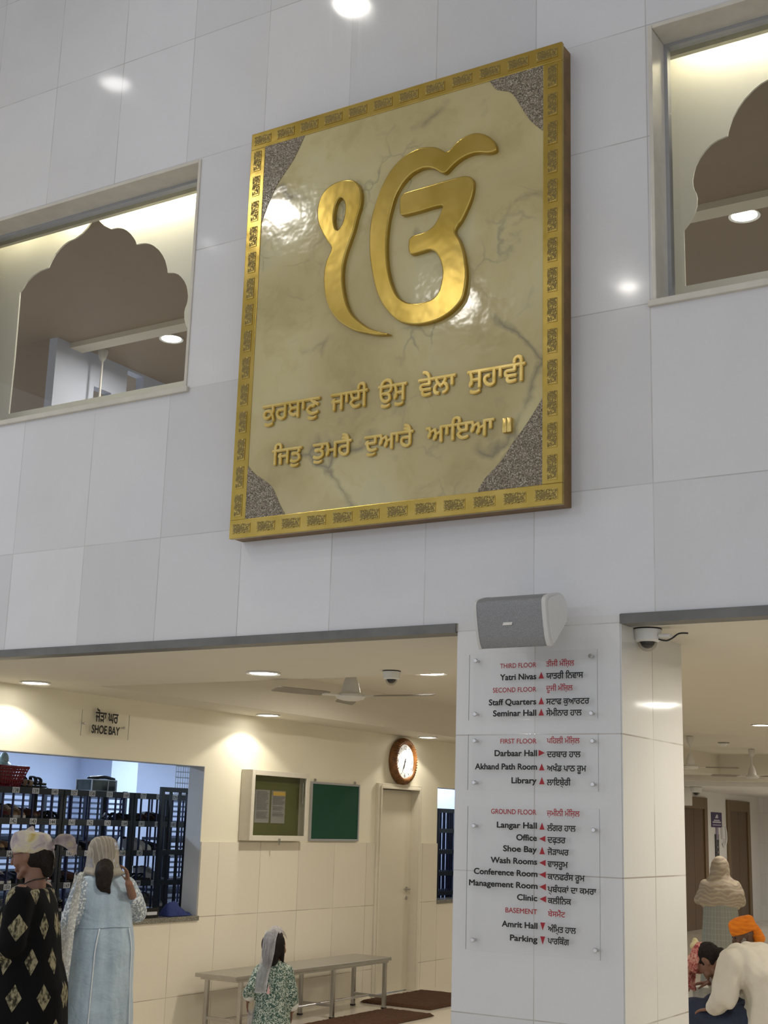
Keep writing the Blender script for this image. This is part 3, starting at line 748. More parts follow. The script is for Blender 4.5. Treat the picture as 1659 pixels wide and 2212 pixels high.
def rows(t_, ox, oz, R, data):
    for eng, uL, uR, base, cap, gur, gL, gR, gbase, gh, arrow, red, subs in data:
        m = M_RED if red else M_BLACK
        fn = lambda u, v, d_: V((u - ox, -.0009 - d_, v - oz))
        pb, pt = on_y(*R(uR - 10, base), YA), on_y(*R(uR - 10, base - cap), YA)
        me = text_mesh(eng, .013 if red else .030, .006); capz = .686 if True else 0
        lay(me, on_y(*R(uL, base), YA).x, on_y(*R(uR, base), YA).x, pb.z, (pt.z - pb.z) / .715, fn)
        link('lettering', me, m, t_)
        pb, pt = on_y(*R(gL + 10, gbase), YA), on_y(*R(gL + 10, gbase - gh), YA)
        me = text_mesh(gur, .014 if red else .024, .006)
        sy = (pt.z - pb.z) / .622
        if subs:
            w_ = max(v.co.x for v in me.vertices)
            bm = NB(); bm.from_mesh(me)
            for pre, dx in subs:
                m2 = text_mesh(pre, 0, .006); xx = max(v.co.x for v in m2.vertices); bpy.data.meshes.remove(m2)
                b2 = sub_ra(.006)
                for v in b2.verts: v.co.x += xx + dx - .30
                mt = bpy.data.meshes.new('x'); b2.to_mesh(mt); b2.free(); bm.from_mesh(mt); bpy.data.meshes.remove(mt)
            bm.to_mesh(me); bm.free()
        lay(me, on_y(*R(gL, gbase), YA).x, on_y(*R(gR, gbase), YA).x, pb.z, sy, fn)
        link('lettering', me, m, t_)
        if arrow:
            u0, u1, v0, v1, dr = arrow
            a, b = on_y(*R(u0, v1), YA), on_y(*R(u1, v0), YA); x0, x1, zz0, zz1 = a.x, b.x, a.z, b.z; xm, zm = (x0 + x1) / 2, (zz0 + zz1) / 2
            tri = {'up': [(x0, zz0), (x1, zz0), (xm, zz1)], 'down': [(x0, zz1), (x1, zz1), (xm, zz0)], 'left': [(x1, zz0), (x1, zz1), (x0, zm)], 'right': [(x0, zz0), (x0, zz1), (x1, zm)]}[dr]
            bm = NB(); prism(bm, tri, lambda u, v, d_: V((u - ox, d_, v - oz)), -.0025, 0); obj('arrow', bm, M_RED, t_)
s1 = sheet('directory_sign', 'clear acrylic directory sheet for the third and second floors, topmost on the pillar', [R3(165, 475), R3(1012, 437), R3(1017, 903), R3(160, 905)], [R3(208, 514), R3(970, 482), R3(203, 868), R3(974, 862)])
rows(*s1, R3, [('THIRD FLOOR', 370, 610, 556, 32, 'ਤੀਜੀ ਮੰਿਜ਼ਲ', 675, 862, 552, 32, None, True, None),
               ('Yatri Nivas', 370, 610, 636, 40, 'ਯਾਤਰੀ ਿਨਵਾਸ', 675, 922, 634, 36, (626, 661, 588, 633, G_UP), False, None),
               ('SECOND FLOOR', 322, 610, 718, 32, 'ਦੂਜੀ ਮੰਿਜ਼ਲ', 675, 852, 714, 32, None, True, None),
               ('Staff Quarters', 295, 610, 803, 40, 'ਸਟਾਫ ਕੁਆਰਟਰ', 675, 963, 804, 36, (626, 661, 756, 804, G_UP), False, None),
               ('Seminar Hall', 323, 610, 878, 40, 'ਸੇਮੀਨਾਰ ਹਾਲ', 675, 912, 880, 36, (626, 661, 832, 878, G_UP), False, None)])
s2 = sheet('directory_sign.001', 'clear acrylic directory sheet for the first floor, middle one on the pillar', [R3(157, 1000), R3(1018, 998), R3(1023, 1380), R3(153, 1375)], [R3(200, 1045), R3(982, 1046), R3(196, 1322), R3(984, 1334)])
rows(*s2, R3, [('FIRST FLOOR', 372, 612, 1062, 32, 'ਪਿਹਲੀ ਮੰਿਜ਼ਲ', 680, 898, 1062, 32, None, True, None),
               ('Darbaar Hall', 333, 615, 1146, 40, 'ਦਰਬਾਰ ਹਾਲ', 680, 905, 1154, 36, (626, 666, 1105, 1146, G_R), False, None),
               ('Akhand Path Room', 203, 615, 1236, 40, 'ਅਖੰਡ ਪਾਠ ਰੂਮ', 680, 942, 1247, 36, (629, 664, 1197, 1242, G_UP), False, None),
               ('Library', 445, 612, 1328, 40, 'ਲਾਇਬੇਰੀ', 680, 838, 1340, 36, (630, 665, 1287, 1334, G_UP), False, [('ਲਾਇਬ', 0)])])
s3 = sheet('directory_sign.002', 'tall clear acrylic directory sheet for the ground floor and basement, lowest on the pillar', [R3(150, 1485), R3(1022, 1490), R4(1040, 1138), R4(143, 1092)], [R4(195, 257), R4(990, 286), R4(187, 1015), R4(1002, 1085)])
rows(*s3, R4, [('GROUND FLOOR', 310, 610, 184, 34, 'ਜ਼ਮੀਨੀ ਮੰਿਜ਼ਲ', 680, 898, 191, 33, None, True, None),
               ('Langar Hall', 348, 614, 276, 40, 'ਲੰਗਰ ਹਾਲ', 682, 872, 291, 36, (632, 665, 238, 283, G_UP), False, None),
               ('Office', 477, 614, 357, 40, 'ਦਫ਼ਤਰ', 684, 805, 370, 36, (630, 670, 325, 363, G_L), False, None),
               ('Shoe Bay', 390, 614, 434, 40, 'ਜੋੜਾਘਰ', 684, 826, 450, 36, (632, 667, 398, 446, G_UP), False, None),
               ('Wash Rooms', 307, 616, 515, 40, 'ਵਾਸ਼ਰੂਮ', 684, 820, 530, 36, (631, 672, 484, 523, G_L), False, None),
               ('Conference Room', 195, 618, 596, 40, 'ਕਾਨਫਰੰਸ ਰੂਮ', 685, 932, 614, 36, (631, 673, 562, 602, G_L), False, None),
               ('Management Room', 163, 619, 676, 40, 'ਪਬੰਧਕਾਂ ਦਾ ਕਮਰਾ', 685, 1008, 698, 36, (632, 674, 643, 684, G_L), False, [('ਪ', 0)]),
               ('Clinic', 482, 617, 757, 40, 'ਕਲੀਿਨਕ', 686, 842, 774, 36, (633, 675, 724, 764, G_L), False, None),
               ('BASEMENT', 405, 616, 845, 34, 'ਬੇਸਮੈਂਟ', 687, 802, 859, 33, None, True, None),
               ('Amrit Hall', 381, 618, 941, 40, 'ਅੰਿਮਤ ਹਾਲ', 687, 874, 962, 36, (637, 669, 901, 949, G_D), False, [('ਅੰਿਮ', 0)]),
               ('Parking', 435, 618, 1031, 40, 'ਪਾਰਿਕੰਗ', 686, 828, 1041, 36, (637, 669, 993, 1043, G_D), False, None)])

# ---------------------------------------------------------------- loudspeaker above the directory
t = NT('speaker_grille'); g = t.vor(420); t.col(t.ramp(g, [(.2, srgb(112, 113, 116)), (.6, srgb(150, 151, 154))])); t.set(Roughness=.5, Metallic=.2); t.bump(g, .4, .002); M_GRILLE = t.m
M_SPK = plain('speaker_white', srgb(206, 205, 202), .4, var=.02)
spc = V((-2.575, 5.335, 2.572))
spk = thing('loudspeaker', 'grey grilled wall loudspeaker tilted down above the pillar directory', 'loudspeaker', spc)
prof = smooth_poly([(-.150, .104), (-.166, .06), (-.168, -.04), (-.158, -.092), (-.135, -.108), (-.05, -.066), (.03, -.02), (.058, .03), (.046, .08), (.0, .108), (-.08, .114)], 4)
tilt = math.radians(14)
def sp(u, v, d_): return V((d_, u * math.cos(tilt) - v * math.sin(tilt), u * math.sin(tilt) + v * math.cos(tilt)))
bm = NB(); prism(bm, [(a * .985, b * .985) for a, b in prof], sp, -.164, .158)
obj('grille', bm, M_GRILLE, spk, 35)
bm = NB(); prism(bm, prof, sp, .154, .172); prism(bm, [(a * .9, b * .9) for a, b in prof], sp, .172, .178)
tag(obj('end_cap', bm, M_SPK, spk, 35), 'off-white right end cap')
bm = NB(); prism(bm, prof, sp, -.174, -.162); obj('end_cap', bm, M_SPK, spk, 35)
bm = NB()
a = sp(-.167, -.012, 0)
prism(bm, [(-.024, -.006), (.020, -.006), (.026, .006), (-.018, .006)], lambda u, v, d_: sp(-.166 + d_, v - .0, u - .015), -.004, .0)
obj('badge', bm, plain('badge_silver', (.75, .74, .70), .3, .4), spk)
bm = NB(); box(bm, -.05, .05, .05, .1625, -.05, .05, .006); box(bm, .02, .17, .02, .06, -.015, .015, .004); obj('wall_bracket', bm, M_SPK, spk)

# ---------------------------------------------------------------- dome cameras, smoke detector
M_DOMEG = plain('dark_dome', (.015, .014, .013), .08)
t = NT('clear_dome'); gl = t.n('ShaderNodeBsdfGlossy'); gl.inputs['Roughness'].default_value = .03
tr = t.n('ShaderNodeBsdfTransparent'); tr.inputs[0].default_value = (.8, .8, .8, 1); fr = thin_fresnel(t, .04)
mx = t.n('ShaderNodeMixShader'); t.l(fr, mx.inputs[0]); t.l(tr.outputs[0], mx.inputs[1]); t.l(gl.outputs[0], mx.inputs[2]); t.l(mx.outputs[0], t.out.inputs[0]); M_CLEARD = t.m
def dome_camera(loc, s, label, cable=False):
    c_ = thing('dome_camera', label, 'security camera', loc)
    bm = NB(); lathe(bm, [(.066 * s, -.006), (.066 * s, .0), (.001, .0)][::-1] + [(.062 * s, -.0065)], n=32); obj('base_plate', bm, M_DARKPL, c_, 40)
    bm = NB(); lathe(bm, [(.063 * s, -.006), (.063 * s, -.02 * s), (.058 * s, -.055 * s), (.046 * s, -.062 * s), (.04 * s, -.062 * s), (.04 * s, -.006)], n=32); obj('housing', bm, M_PLASTIC, c_, 40)
    bm = NB(); ball(bm, (0, 0, -.056 * s), .034 * s, 20); obj('lens_ball', bm, M_DOMEG, c_, 180)
    bm = NB(); lathe(bm, [(.044 * s * math.cos(a), -.06 * s - .044 * s * math.sin(a)) for a in [k * PI / 2 / 8 for k in range(9)]], n=28); obj('clear_dome', bm, M_CLEARD, c_, 180)
    if cable:
        bm = NB(); tube(bm, smooth_poly([(.05, -.01, -.05), (.09, -.01, -.06), (.12, -.01, -.05), (.15, -.005, -.03), (.19, .0, -.03)], 4, False), .004, 6); obj('cable', bm, M_DARKPL, c_, 180)
        bm = NB(); box(bm, .06, .115, -.03, .02, -.045, -.03, .006); obj('junction_clip', bm, M_PLASTIC, c_)
    return c_
p = on_z(1393, 1356, ZL); dome_camera((p.x, p.y + .03, ZL), 1.0, 'white dome camera under the lip beside the pillar', True)
p = on_z(846, 1449, ZL); dome_camera((p.x, p.y, ZL), .85, 'small white dome camera on the soffit right of the ceiling fan')
p = on_y(1503, 1692, 21.7); dome_camera((p.x, p.y, 2.40), 1.5, 'dark dome camera under the low lobby ceiling')
p = on_z(1563, 1604, 2.88)
sd = thing('smoke_detector', 'small round smoke detector between the two far ceiling fans', 'smoke detector', (p.x, p.y, 2.88))
bm = NB(); lathe(bm, [(.001, 0), (.06, 0), (.06, -.02), (.045, -.035), (.03, -.05), (.001, -.052)], n=24); obj('cover', bm, M_PLASTIC, sd, 40)
bm = NB(); lathe(bm, [(.001, .0), (.08, .0), (.08, -.006), (.001, -.006)], n=24); obj('mounting_ring', bm, M_DARKPL, sd, 40)

# ---------------------------------------------------------------- ceiling fans
M_FAN = plain('fan_white', srgb(214, 212, 206), .35, var=.02)
M_BLADE = plain('fan_blade', srgb(132, 124, 112), .4, var=.03)
def ceiling_fan(x, y, z, drop, rot, label, rod=True):
    f = thing('ceiling_fan', label, 'ceiling fan', (x, y, z), rot, 'white ceiling fans')
    bm = NB(); lathe(bm, [(.001, 0), (.012, 0), (.045, -.005), (.050, -.03), (.034, -.09), (.014, -.12), (.001, -.12)], n=20); obj('canopy', bm, M_FAN, f, 50)
    bm = NB(); tube(bm, [(0, 0, -.005), (0, 0, -drop + .17)], .011, 12); obj('down_rod', bm, M_FAN, f, 60)
    b = -drop
    bm = NB(); lathe(bm, [(.001, b + .19), (.018, b + .19), (.028, b + .175), (.05, b + .12), (.062, b + .07), (.066, b + .05), (.098, b + .035), (.100, b + .02), (.088, b + .005), (.05, b - .005), (.001, b - .006)], n=32); obj('motor_housing', bm, M_FAN, f, 35)
    for k in range(3):
        a = 2 * PI * k / 3
        bm = NB(); bl = [(.19, -.05), (.24, -.062), (.40, -.068), (.58, -.062), (.60, -.045), (.60, .045), (.58, .06), (.40, .058), (.24, .055), (.19, .04)]
        prism(bm, bl, lambda u, v, d_: V((u * math.cos(a) - v * math.sin(a), u * math.sin(a) + v * math.cos(a), b + .028 + d_ + v * .16)), -.002, .002)
        obj('blade', bm, M_BLADE, f)
        bm = NB(); prism(bm, [(.075, -.018), (.21, -.035), (.23, 0), (.21, .03), (.075, .018)], lambda u, v, d_: V((u * math.cos(a) - v * math.sin(a), u * math.sin(a) + v * math.cos(a), b + .024 + d_ + v * .12)), -.003, .003)
        obj('blade_arm', bm, M_FAN, f)
p = on_z(211, 764, 5.97); ceiling_fan(p.x + .07, p.y, 6.0, .95, .4, 'white ceiling fan of the upper storey seen through the arch')
p = on_z(757, 1512, 2.47); ceiling_fan(p.x, p.y, 2.88, .41, math.radians(8), 'white ceiling fan in front of the side wall, left of the dome camera')
p = on_z(1490, 1590, 2.88); ceiling_fan(p.x, p.y, 2.88, .42, math.radians(20), 'white ceiling fan half hidden behind the pillar')
p = on_z(1623, 1618, 2.88); ceiling_fan(p.x, p.y, 2.88, .42, math.radians(-25), 'white ceiling fan farthest down the hall')

# ---------------------------------------------------------------- shoe bay sign
XA = XS + .03
def on_wall(u, v, x=XS): return on_x(u, v, x)
a, b, c = on_wall(179, 1532, XA), on_wall(177, 1589, XA), on_wall(276, 1605, XA)
sb = thing('room_sign', 'small clear acrylic sign over the shoe bay opening', 'sign', (XA, a.y, b.z))
W_, H_ = c.y - a.y, a.z - b.z
bm = NB(); box(bm, -.005, 0, 0, W_, 0, H_, .0006)
bm.normal_update()
for f in bm.faces: f.material_index = 1 if abs(f.normal.y) > .8 else 0
obj('acrylic_sheet', bm, [M_ACRYL, M_ACEDGE], sb)
Z7 = lambda u, v: on_wall(u / 3.19, 1360 + v / 3.19, XA)
fn = lambda u, v, d_: V((.0009 + d_, u - a.y, v - b.z))
me = text_mesh('SHOE BAY', .03, .006); z0 = (Z7(640, 710).z + Z7(800, 728).z) / 2; lay(me, Z7(630, 700).y, Z7(822, 720).y, z0, .06 / .69, fn); link('lettering', me, M_BLACK, sb)
me = text_mesh('ਜੋੜਾ ਘਰ', .02, .006); lay(me, Z7(655, 640).y, Z7(812, 650).y, z0 + .088, .07 / .622, fn); link('lettering', me, M_BLACK, sb)
for u, v in ((585, 645), (856, 678)):
    p = Z7(u, v); standoff(sb, (-.03, p.y - a.y, p.z - b.z), 'x')

# ---------------------------------------------------------------- glazed notice board, green board
M_CAB = plain('notice_cabinet_paint', srgb(206, 200, 184), .4, var=.03)
t = NT('green_felt'); t.col(t.ramp(t.noise(260, 2), [(.3, srgb(80, 84, 44)), (.7, srgb(104, 106, 58))])); t.set(Roughness=.95); M_FELT = t.m
t = NT('dark_green_felt'); t.col(t.ramp(t.noise(260, 2), [(.3, srgb(14, 58, 42)), (.7, srgb(22, 76, 54))])); t.set(Roughness=.95); M_GREEN = t.m
CY0, CY1, CZ0, CZ1, CD = 9.43, 10.30, 1.487, 2.09, .125
nbd = thing('notice_board', 'shallow glazed notice cabinet lined with olive felt beside the green board', 'notice board', (XS, CY0, CZ0))
w_, h_ = CY1 - CY0, CZ1 - CZ0
bm = NB()
for q in ((0, .012, 0, h_), (w_ - .012, w_, 0, h_), (.012, w_ - .012, 0, .012), (.012, w_ - .012, h_ - .012, h_)): box(bm, .004, CD - .02, q[0], q[1], q[2], q[3])
obj('cabinet_case', bm, M_CAB, nbd)
bm = NB(); box(bm, .015, .022, .012, w_ - .012, .012, h_ - .012); obj('felt_panel', bm, M_FELT, nbd)
bm = NB(); e = .045
for q in ((0, e, 0, h_), (w_ - e, w_, 0, h_), (e, w_ - e, 0, e), (e, w_ - e, h_ - e, h_)): box(bm, CD - .02, CD, q[0], q[1], q[2], q[3], .003)
dr = obj('cabinet_door', bm, M_CAB, nbd)
bm = NB(); box(bm, CD - .012, CD - .008, e - .003, w_ - e + .003, e - .003, h_ - e + .003); obj('glass_pane', bm, M_GLASS, dr)
bm = NB(); box(bm, CD, CD + .014, w_ * .48, w_ * .50, .002, .02, .002); box(bm, CD + .002, CD + .012, w_ * .482, w_ * .498, -.035, .004, .002); obj('padlock', bm, M_STEEL, dr)
bm = NB(); box(bm, CD - .03, CD - .02, w_ - .075, w_ - .065, h_ * .55, h_ * .86); obj('door_stay', bm, M_ALU, nbd)
def paper(o_, y0, y1, z0, z1, x, head, name='notice_paper', label=None):
    t_ = thing(name, label, 'paper notice', (XS + x, CY0 + y0, CZ0 + z0), 0, None)
    bm = NB(); n = 8
    for i in range(n):
        for s in (0, 1): pass
    vs = [[bm.verts.new((.004 + .006 * math.sin(i / n * 3.1) * (k / 8), (y1 - y0) * i / n, (z1 - z0) * k / 8)) for i in range(n + 1)] for k in range(9)]
    for k in range(8):
        for i in range(n): bm.faces.new((vs[k][i], vs[k][i + 1], vs[k + 1][i + 1], vs[k + 1][i]))
    bmesh.ops.solidify(bm, geom=bm.faces[:], thickness=.0006)
    obj('sheet', bm, M_PAPER, t_, 60)
    bm = NB(); rr = random.Random(int(y0 * 100)); zz = (z1 - z0) * (.93 if not head else .80)
    while zz > .03:
        if rr.random() > .12: box(bm, .011, .0115, .018, (y1 - y0) - .018 - rr.random() * .05, zz, zz + .0055)
        zz -= .0125
    obj('print', bm, M_INK, t_)
    if head:
        bm = NB(); box(bm, .0108, .0114, .01, y1 - y0 - .01, (z1 - z0) * .85, (z1 - z0) * .97); tag(obj('heading', bm, plain('yellow_heading', srgb(206, 170, 80), .7), t_), 'faded yellow heading')
    return t_
M_PAPER = plain('paper', srgb(206, 204, 200), .8, var=.02)
M_INK = plain('ink', srgb(120, 118, 116), .8)
def cab(u, v): 
    p = on_x(420 + u / 2.86, 1560 + v / 2.86, XS + .025); return p.y - CY0, p.z - CZ0
a_, b_ = cab(378, 415), cab(455, 622); paper(nbd, a_[0], b_[0] + .005, b_[1], a_[1], .022, False, 'notice_paper', 'left printed sheet pinned in the glazed notice board')
a_, b_ = cab(478, 422), cab(552, 626); paper(nbd, a_[0], b_[0] + .005, b_[1], a_[1], .022, True, 'notice_paper.001', 'printed sheet with a yellow heading pinned in the glazed notice board')
gb = thing('pin_board', 'dark green felt pin board with an aluminium rim beside the glazed notice board', 'pin board', (XS, 10.485, 1.485))
w_, h_ = 11.325 - 10.485, 2.03 - 1.485
bm = NB(); box(bm, .002, .018, .008, w_ - .008, .008, h_ - .008); obj('felt_panel', bm, M_GREEN, gb)
bm = NB(); e = .02
for q in ((0, e, 0, h_), (w_ - e, w_, 0, h_), (e, w_ - e, 0, e), (e, w_ - e, h_ - e, h_)): box(bm, .0, .024, q[0], q[1], q[2], q[3], .004)
obj('rim', bm, M_ALU, gb)
for y in (.06, w_ - .09):
    bm = NB(); box(bm, .002, .008, y, y + .03, h_ - .005, h_ + .028, .003); tube(bm, [(.008, y + .015, h_ + .018), (.016, y + .015, h_ + .018)], .007, 10); obj('hanger', bm, M_STEEL, gb)

# ---------------------------------------------------------------- wall clock
M_WOOD = NT('carved_wood'); t = M_WOOD; t.col(t.ramp(t.noise(16, 4), [(.3, srgb(86, 52, 22)), (.7, srgb(140, 92, 44))])); t.set(Roughness=.35); M_WOOD = t.m
ck = thing('wall_clock', 'round wall clock with a ribbed brown wooden rim above the door', 'wall clock', (XS, 12.115, 2.30))
CR = .238
bm = NB(); lathe(bm, [(.001, .004), (CR * .98, .004), (CR, .02), (CR * .985, .05), (CR * .93, .072), (CR * .84, .082), (CR * .76, .075), (CR * .72, .055), (.001, .055)], n=72, axis='x'); obj('rim', bm, M_WOOD, ck, 50)
bm = NB()
for k in range(48):
    a = 2 * PI * k / 48
    tube(bm, [(.03, CR * 1.0 * math.cos(a), CR * 1.0 * math.sin(a)), (.062, CR * .97 * math.cos(a), CR * .97 * math.sin(a)), (.083, CR * .88 * math.cos(a), CR * .88 * math.sin(a)), (.080, CR * .80 * math.cos(a), CR * .80 * math.sin(a))], [.005, .0065, .0065, .004], 6)
obj('ribs', bm, M_WOOD, ck, 60)
bm = NB(); lathe(bm, [(.001, .05), (CR * .735, .05), (CR * .735, .058), (.001, .058)], n=48, axis='x'); obj('dial', bm, plain('dial_white', srgb(232, 232, 230), .4, var=.01), ck, 40)
bm = NB()
for k in range(60):
    a = 2 * PI * k / 60; big = k % 5 == 0
    if k in (0, 15, 30, 45): continue
    r0_, r1_ = CR * (.58 if big else .50), CR * (.66 if big else .515); wd = .0035 if big else .0012
    ca, sa = math.cos(a), math.sin(a)
    prism(bm, [(r0_, -wd), (r1_, -wd), (r1_, wd), (r0_, wd)], lambda u, v, d_: V((d_, u * sa + v * ca, u * ca - v * sa)), .0575, .0595)
obj('minute_marks', bm, M_BLACK, ck)
for s_, yy, zz in (('12', 0, .60), ('3', .60, 0), ('6', 0, -.60), ('9', -.60, 0)):
    me = text_mesh(s_, .01, .004); wn_ = max(v.co.x for v in me.vertices) - min(v.co.x for v in me.vertices); hh = .042
    lay(me, yy * CR - wn_ * hh / .7 / 2, yy * CR + wn_ * hh / .7 / 2, zz * CR - hh / 2, hh / .7, lambda u, v, d_: V((.0585 + d_, u, v))); link('numeral', me, M_BLACK, ck)
for nm, ang, ln, wd in (('minute_hand', math.radians(205), .125, .004), ('hour_hand', math.radians(197), .085, .006)):
    ca, sa = math.cos(ang), math.sin(ang); bm = NB()
    prism(bm, [(-.03, -wd), (ln * .6, -wd * .9), (ln, 0), (ln * .6, wd * .9), (-.03, wd)], lambda u, v, d_: V((d_, u * sa + v * ca, u * ca - v * sa)), .060, .062); obj(nm, bm, M_BLACK, ck)
bm = NB(); lathe(bm, [(.001, .058), (.008, .058), (.008, .065), (.001, .066)], n=16, axis='x'); obj('hub', bm, M_BLACK, ck, 40)

# ---------------------------------------------------------------- door
M_DOOR = plain('door_laminate', srgb(214, 206, 186), .35, var=.015, scale=3)
M_DFRAME = plain('door_frame_paint', srgb(218, 210, 190), .4, var=.02)
dl = struct('door_1', (lambda b: (box(b, XS - .105, XS - .065, 11.715, 12.468, .008, 2.008, .002), b)[1])(NB()), M_DOOR, 'closed cream flush door under the clock', 'door')
bm = NB()
for y0, y1, z0, z1 in ((11.655, 11.716, 0, 2.065), (12.467, 12.525, 0, 2.065), (11.7165, 12.4665, 2.012, 2.065)): box(bm, XS - .165, XS + .035, y0, y1, z0, z1, .004)
for y0, y1, z0, z1 in ((11.690, 11.7155, 0, 2.037), (12.4675, 12.492, 0, 2.037), (11.7158, 12.4672, 2.0125, 2.037)): box(bm, XS + .0355, XS + .046, y0, y1, z0, z1, .004)
struct('doorframe_1', bm, M_DFRAME, 'cream moulded frame round the closed door', 'door frame')
hd = thing('handle', None, None); hd.parent = dl
bm = NB(); lathe(bm, [(.001, 0), (.024, 0), (.024, .008), (.010, .012), (.010, .045), (.001, .046)], n=20, axis='x'); tube(bm, [(.042, 0, 0), (.044, -.03, .0), (.042, -.115, .004)], [.009, .009, .007], 10)
for v in bm.verts: v.co += V((XS - .065, 12.41, 1.005))
COLH = obj('door_handle', bm, M_STEEL, dl, 50)
bm = NB(); lathe(bm, [(.001, 0), (.018, 0), (.020, .01), (.010, .014), (.001, .014)], n=20, axis='x')
for v in bm.verts: v.co += V((XS - .065, 12.41, .915))
obj('keyhole_plate', bm, M_STEEL, dl, 50)
bpy.data.objects.remove(hd)

# ---------------------------------------------------------------- steel bench
BN = thing('bench', 'long brushed steel bench against the cream marble wall', 'bench', (-6.96, 9.95, 0))
b0, b1 = on_z(470, 2107, .45).y - BN.location.y, on_z(806, 2065, .45).y - BN.location.y
b0, b1 = -1.16, 1.20
bm = NB(); box(bm, -.205, .205, b0, b1, .425, .455, .004); obj('bench_top', bm, M_STEEL, BN)
for y in (b0 + .12, .28, b1 - .06):
    for x in (-.17, .17):
        bm = NB(); box(bm, x - .016, x + .016, y - .016, y + .016, .012, .426, .002); lg = obj('leg', bm, M_STEEL, BN)
        bm = NB(); box(bm, x - .02, x + .02, y - .02, y + .02, 0, .014, .003); obj('foot_cap', bm, M_DARKPL, lg)
    bm = NB(); box(bm, -.17, .17, y - .011, y + .011, .095, .12, .002); obj('stretcher', bm, M_STEEL, BN)
bm = NB(); tube(bm, [(.0, b0 + .12, .107), (.0, b1 - .06, .107)], .012, 12); obj('rail', bm, M_CHROME, BN, 60)
bm = NB(); box(bm, -.185, .185, b0 + .05, b1 - .02, .405, .426); obj('under_frame', bm, M_STEEL, BN)

# ---------------------------------------------------------------- coir mats
t = NT('coir'); g = t.noise(90, 4, .7); t.col(t.ramp(g, [(.3, srgb(52, 30, 14)), (.7, srgb(96, 60, 30))])); t.set(Roughness=1.0); t.bump(g, 1.0, .01); M_COIR = t.m
def mat_(name, label, x0, x1, y0, y1):
    bm = NB(); nx, ny = int((x1 - x0) / .03), int((y1 - y0) / .03)
    vs = [[bm.verts.new((x0 + (x1 - x0) * i / nx, y0 + (y1 - y0) * j / ny, (.028 if 0 < i < nx and 0 < j < ny else .004) + .006 * noise.noise(V((i * .9, j * .9, x0))) * (1 if 0 < i < nx and 0 < j < ny else 0))) for i in range(nx + 1)] for j in range(ny + 1)]
    for j in range(ny):
        for i in range(nx): bm.faces.new((vs[j][i], vs[j][i + 1], vs[j + 1][i + 1], vs[j + 1][i]))
    tag(obj(name, bm, M_COIR, None, 60), label, 'door mat', 'brown coir mats')
mat_('door_mat', 'brown coir mat in front of the closed door', -7.19, -6.42, 11.30, 12.46)
mat_('door_mat.001', 'brown coir mat in front of the steel bench', -6.72, -6.20, 9.2, 11.0)
# ---------------------------------------------------------------- lifts at the far wall
M_LIFTF = plain('lift_surround', srgb(116, 94, 64), .4, .2, .05)
M_LIFTD = plain('lift_door', srgb(82, 56, 18), .35, .0, .05)
for i, (u0, u1, lab) in enumerate((((1466), 1524.5, 'bronze lift doors half hidden by the pillar'), (1567, 1616, 'bronze lift doors right of the purple sign'))):
    y0, y1 = on_x(u0, 1725, LIFTX).y, on_x(u1, 1728, LIFTX).y
    lf = thing('lift', lab, 'lift', (LIFTX + .002, (y0 + y1) / 2, 0), 0, None)
    hw_ = (y1 - y0) / 2; zt, e = 2.29, .17
    bm = NB()
    for a, b, c, d in ((-hw_, -hw_ + e, 0, zt), (hw_ - e, hw_, 0, zt), (-hw_ + e, hw_ - e, zt - .2, zt)): box(bm, .0, .03, a, b, c, d, .004)
    obj('surround', bm, M_LIFTF, lf)
    for a, b in ((-hw_ + e, -.004), (.004, hw_ - e)):
        bm = NB(); box(bm, .002, .012, a, b, .01, zt - .2); obj('door_leaf', bm, M_LIFTD, lf)
cp = thing('lift_call_panel', 'narrow black call panel between the two lifts', 'call panel', on_x(1548, 1832, LIFTX))
bm = NB(); box(bm, .001, .02, -.10, .10, -.25, .25, .003); obj('panel', bm, M_DARKPL, cp)
bm = NB(); tube(bm, [(.02, 0, .02), (.026, 0, .02)], .025, 14); tube(bm, [(.02, 0, -.07), (.026, 0, -.07)], .025, 14); obj('button', bm, M_STEEL, cp)
ps = thing('notice_sign', 'small dark purple sign with white print between the lifts', 'sign', on_x(1547, 1771, LIFTX))
bm = NB(); box(bm, .001, .012, -.30, .30, -.135, .135, .003); obj('board', bm, plain('purple_sign', srgb(46, 32, 84), .4), ps)
bm = NB(); M_WPRINT = plain('white_print', srgb(206, 204, 214), .5)
box(bm, .012, .0135, -.17, .17, -.02, .0); box(bm, .012, .0135, -.24, .24, -.055, -.030); box(bm, .012, .0135, -.24, .24, -.10, -.088)
prism(bm, [(-.10, .03), (.08, .03), (.06, .09), (.0, .10), (-.05, .07)], lambda u, v, d_: V((d_, u, v)), .012, .0135)
obj('print', bm, M_WPRINT, ps)
bm = NB(); box(bm, .001, .02, -.06, .06, -.36, -.135); obj('conduit', bm, plain('lilac_conduit', srgb(150, 140, 160), .5), ps)
ip = thing('intercom', 'white wall intercom handset left of the right-hand lift', 'intercom', on_x(1561, 1800, LIFTX))
bm = NB(); box(bm, .001, .04, -.12, .02, -.10, .12, .006); obj('base', bm, M_PLASTIC, ip)
bm = NB(); tube(bm, smooth_poly([(.03, .06, .12), (.05, .06, 0), (.05, .05, -.15), (.03, .0, -.24), (.02, -.06, -.18)], 4, False), .018, 8); obj('handset', bm, M_PLASTIC, ip, 60)
dk = thing('cable_duct', 'white boxed duct hanging under the lobby ceiling beside the pillar', 'duct', on_z(1486, 1700, 2.40))
bm = NB(); box(bm, -.3, .02, -.35, .15, -.30, -.001, .01); obj('box', bm, M_WHITE, dk)

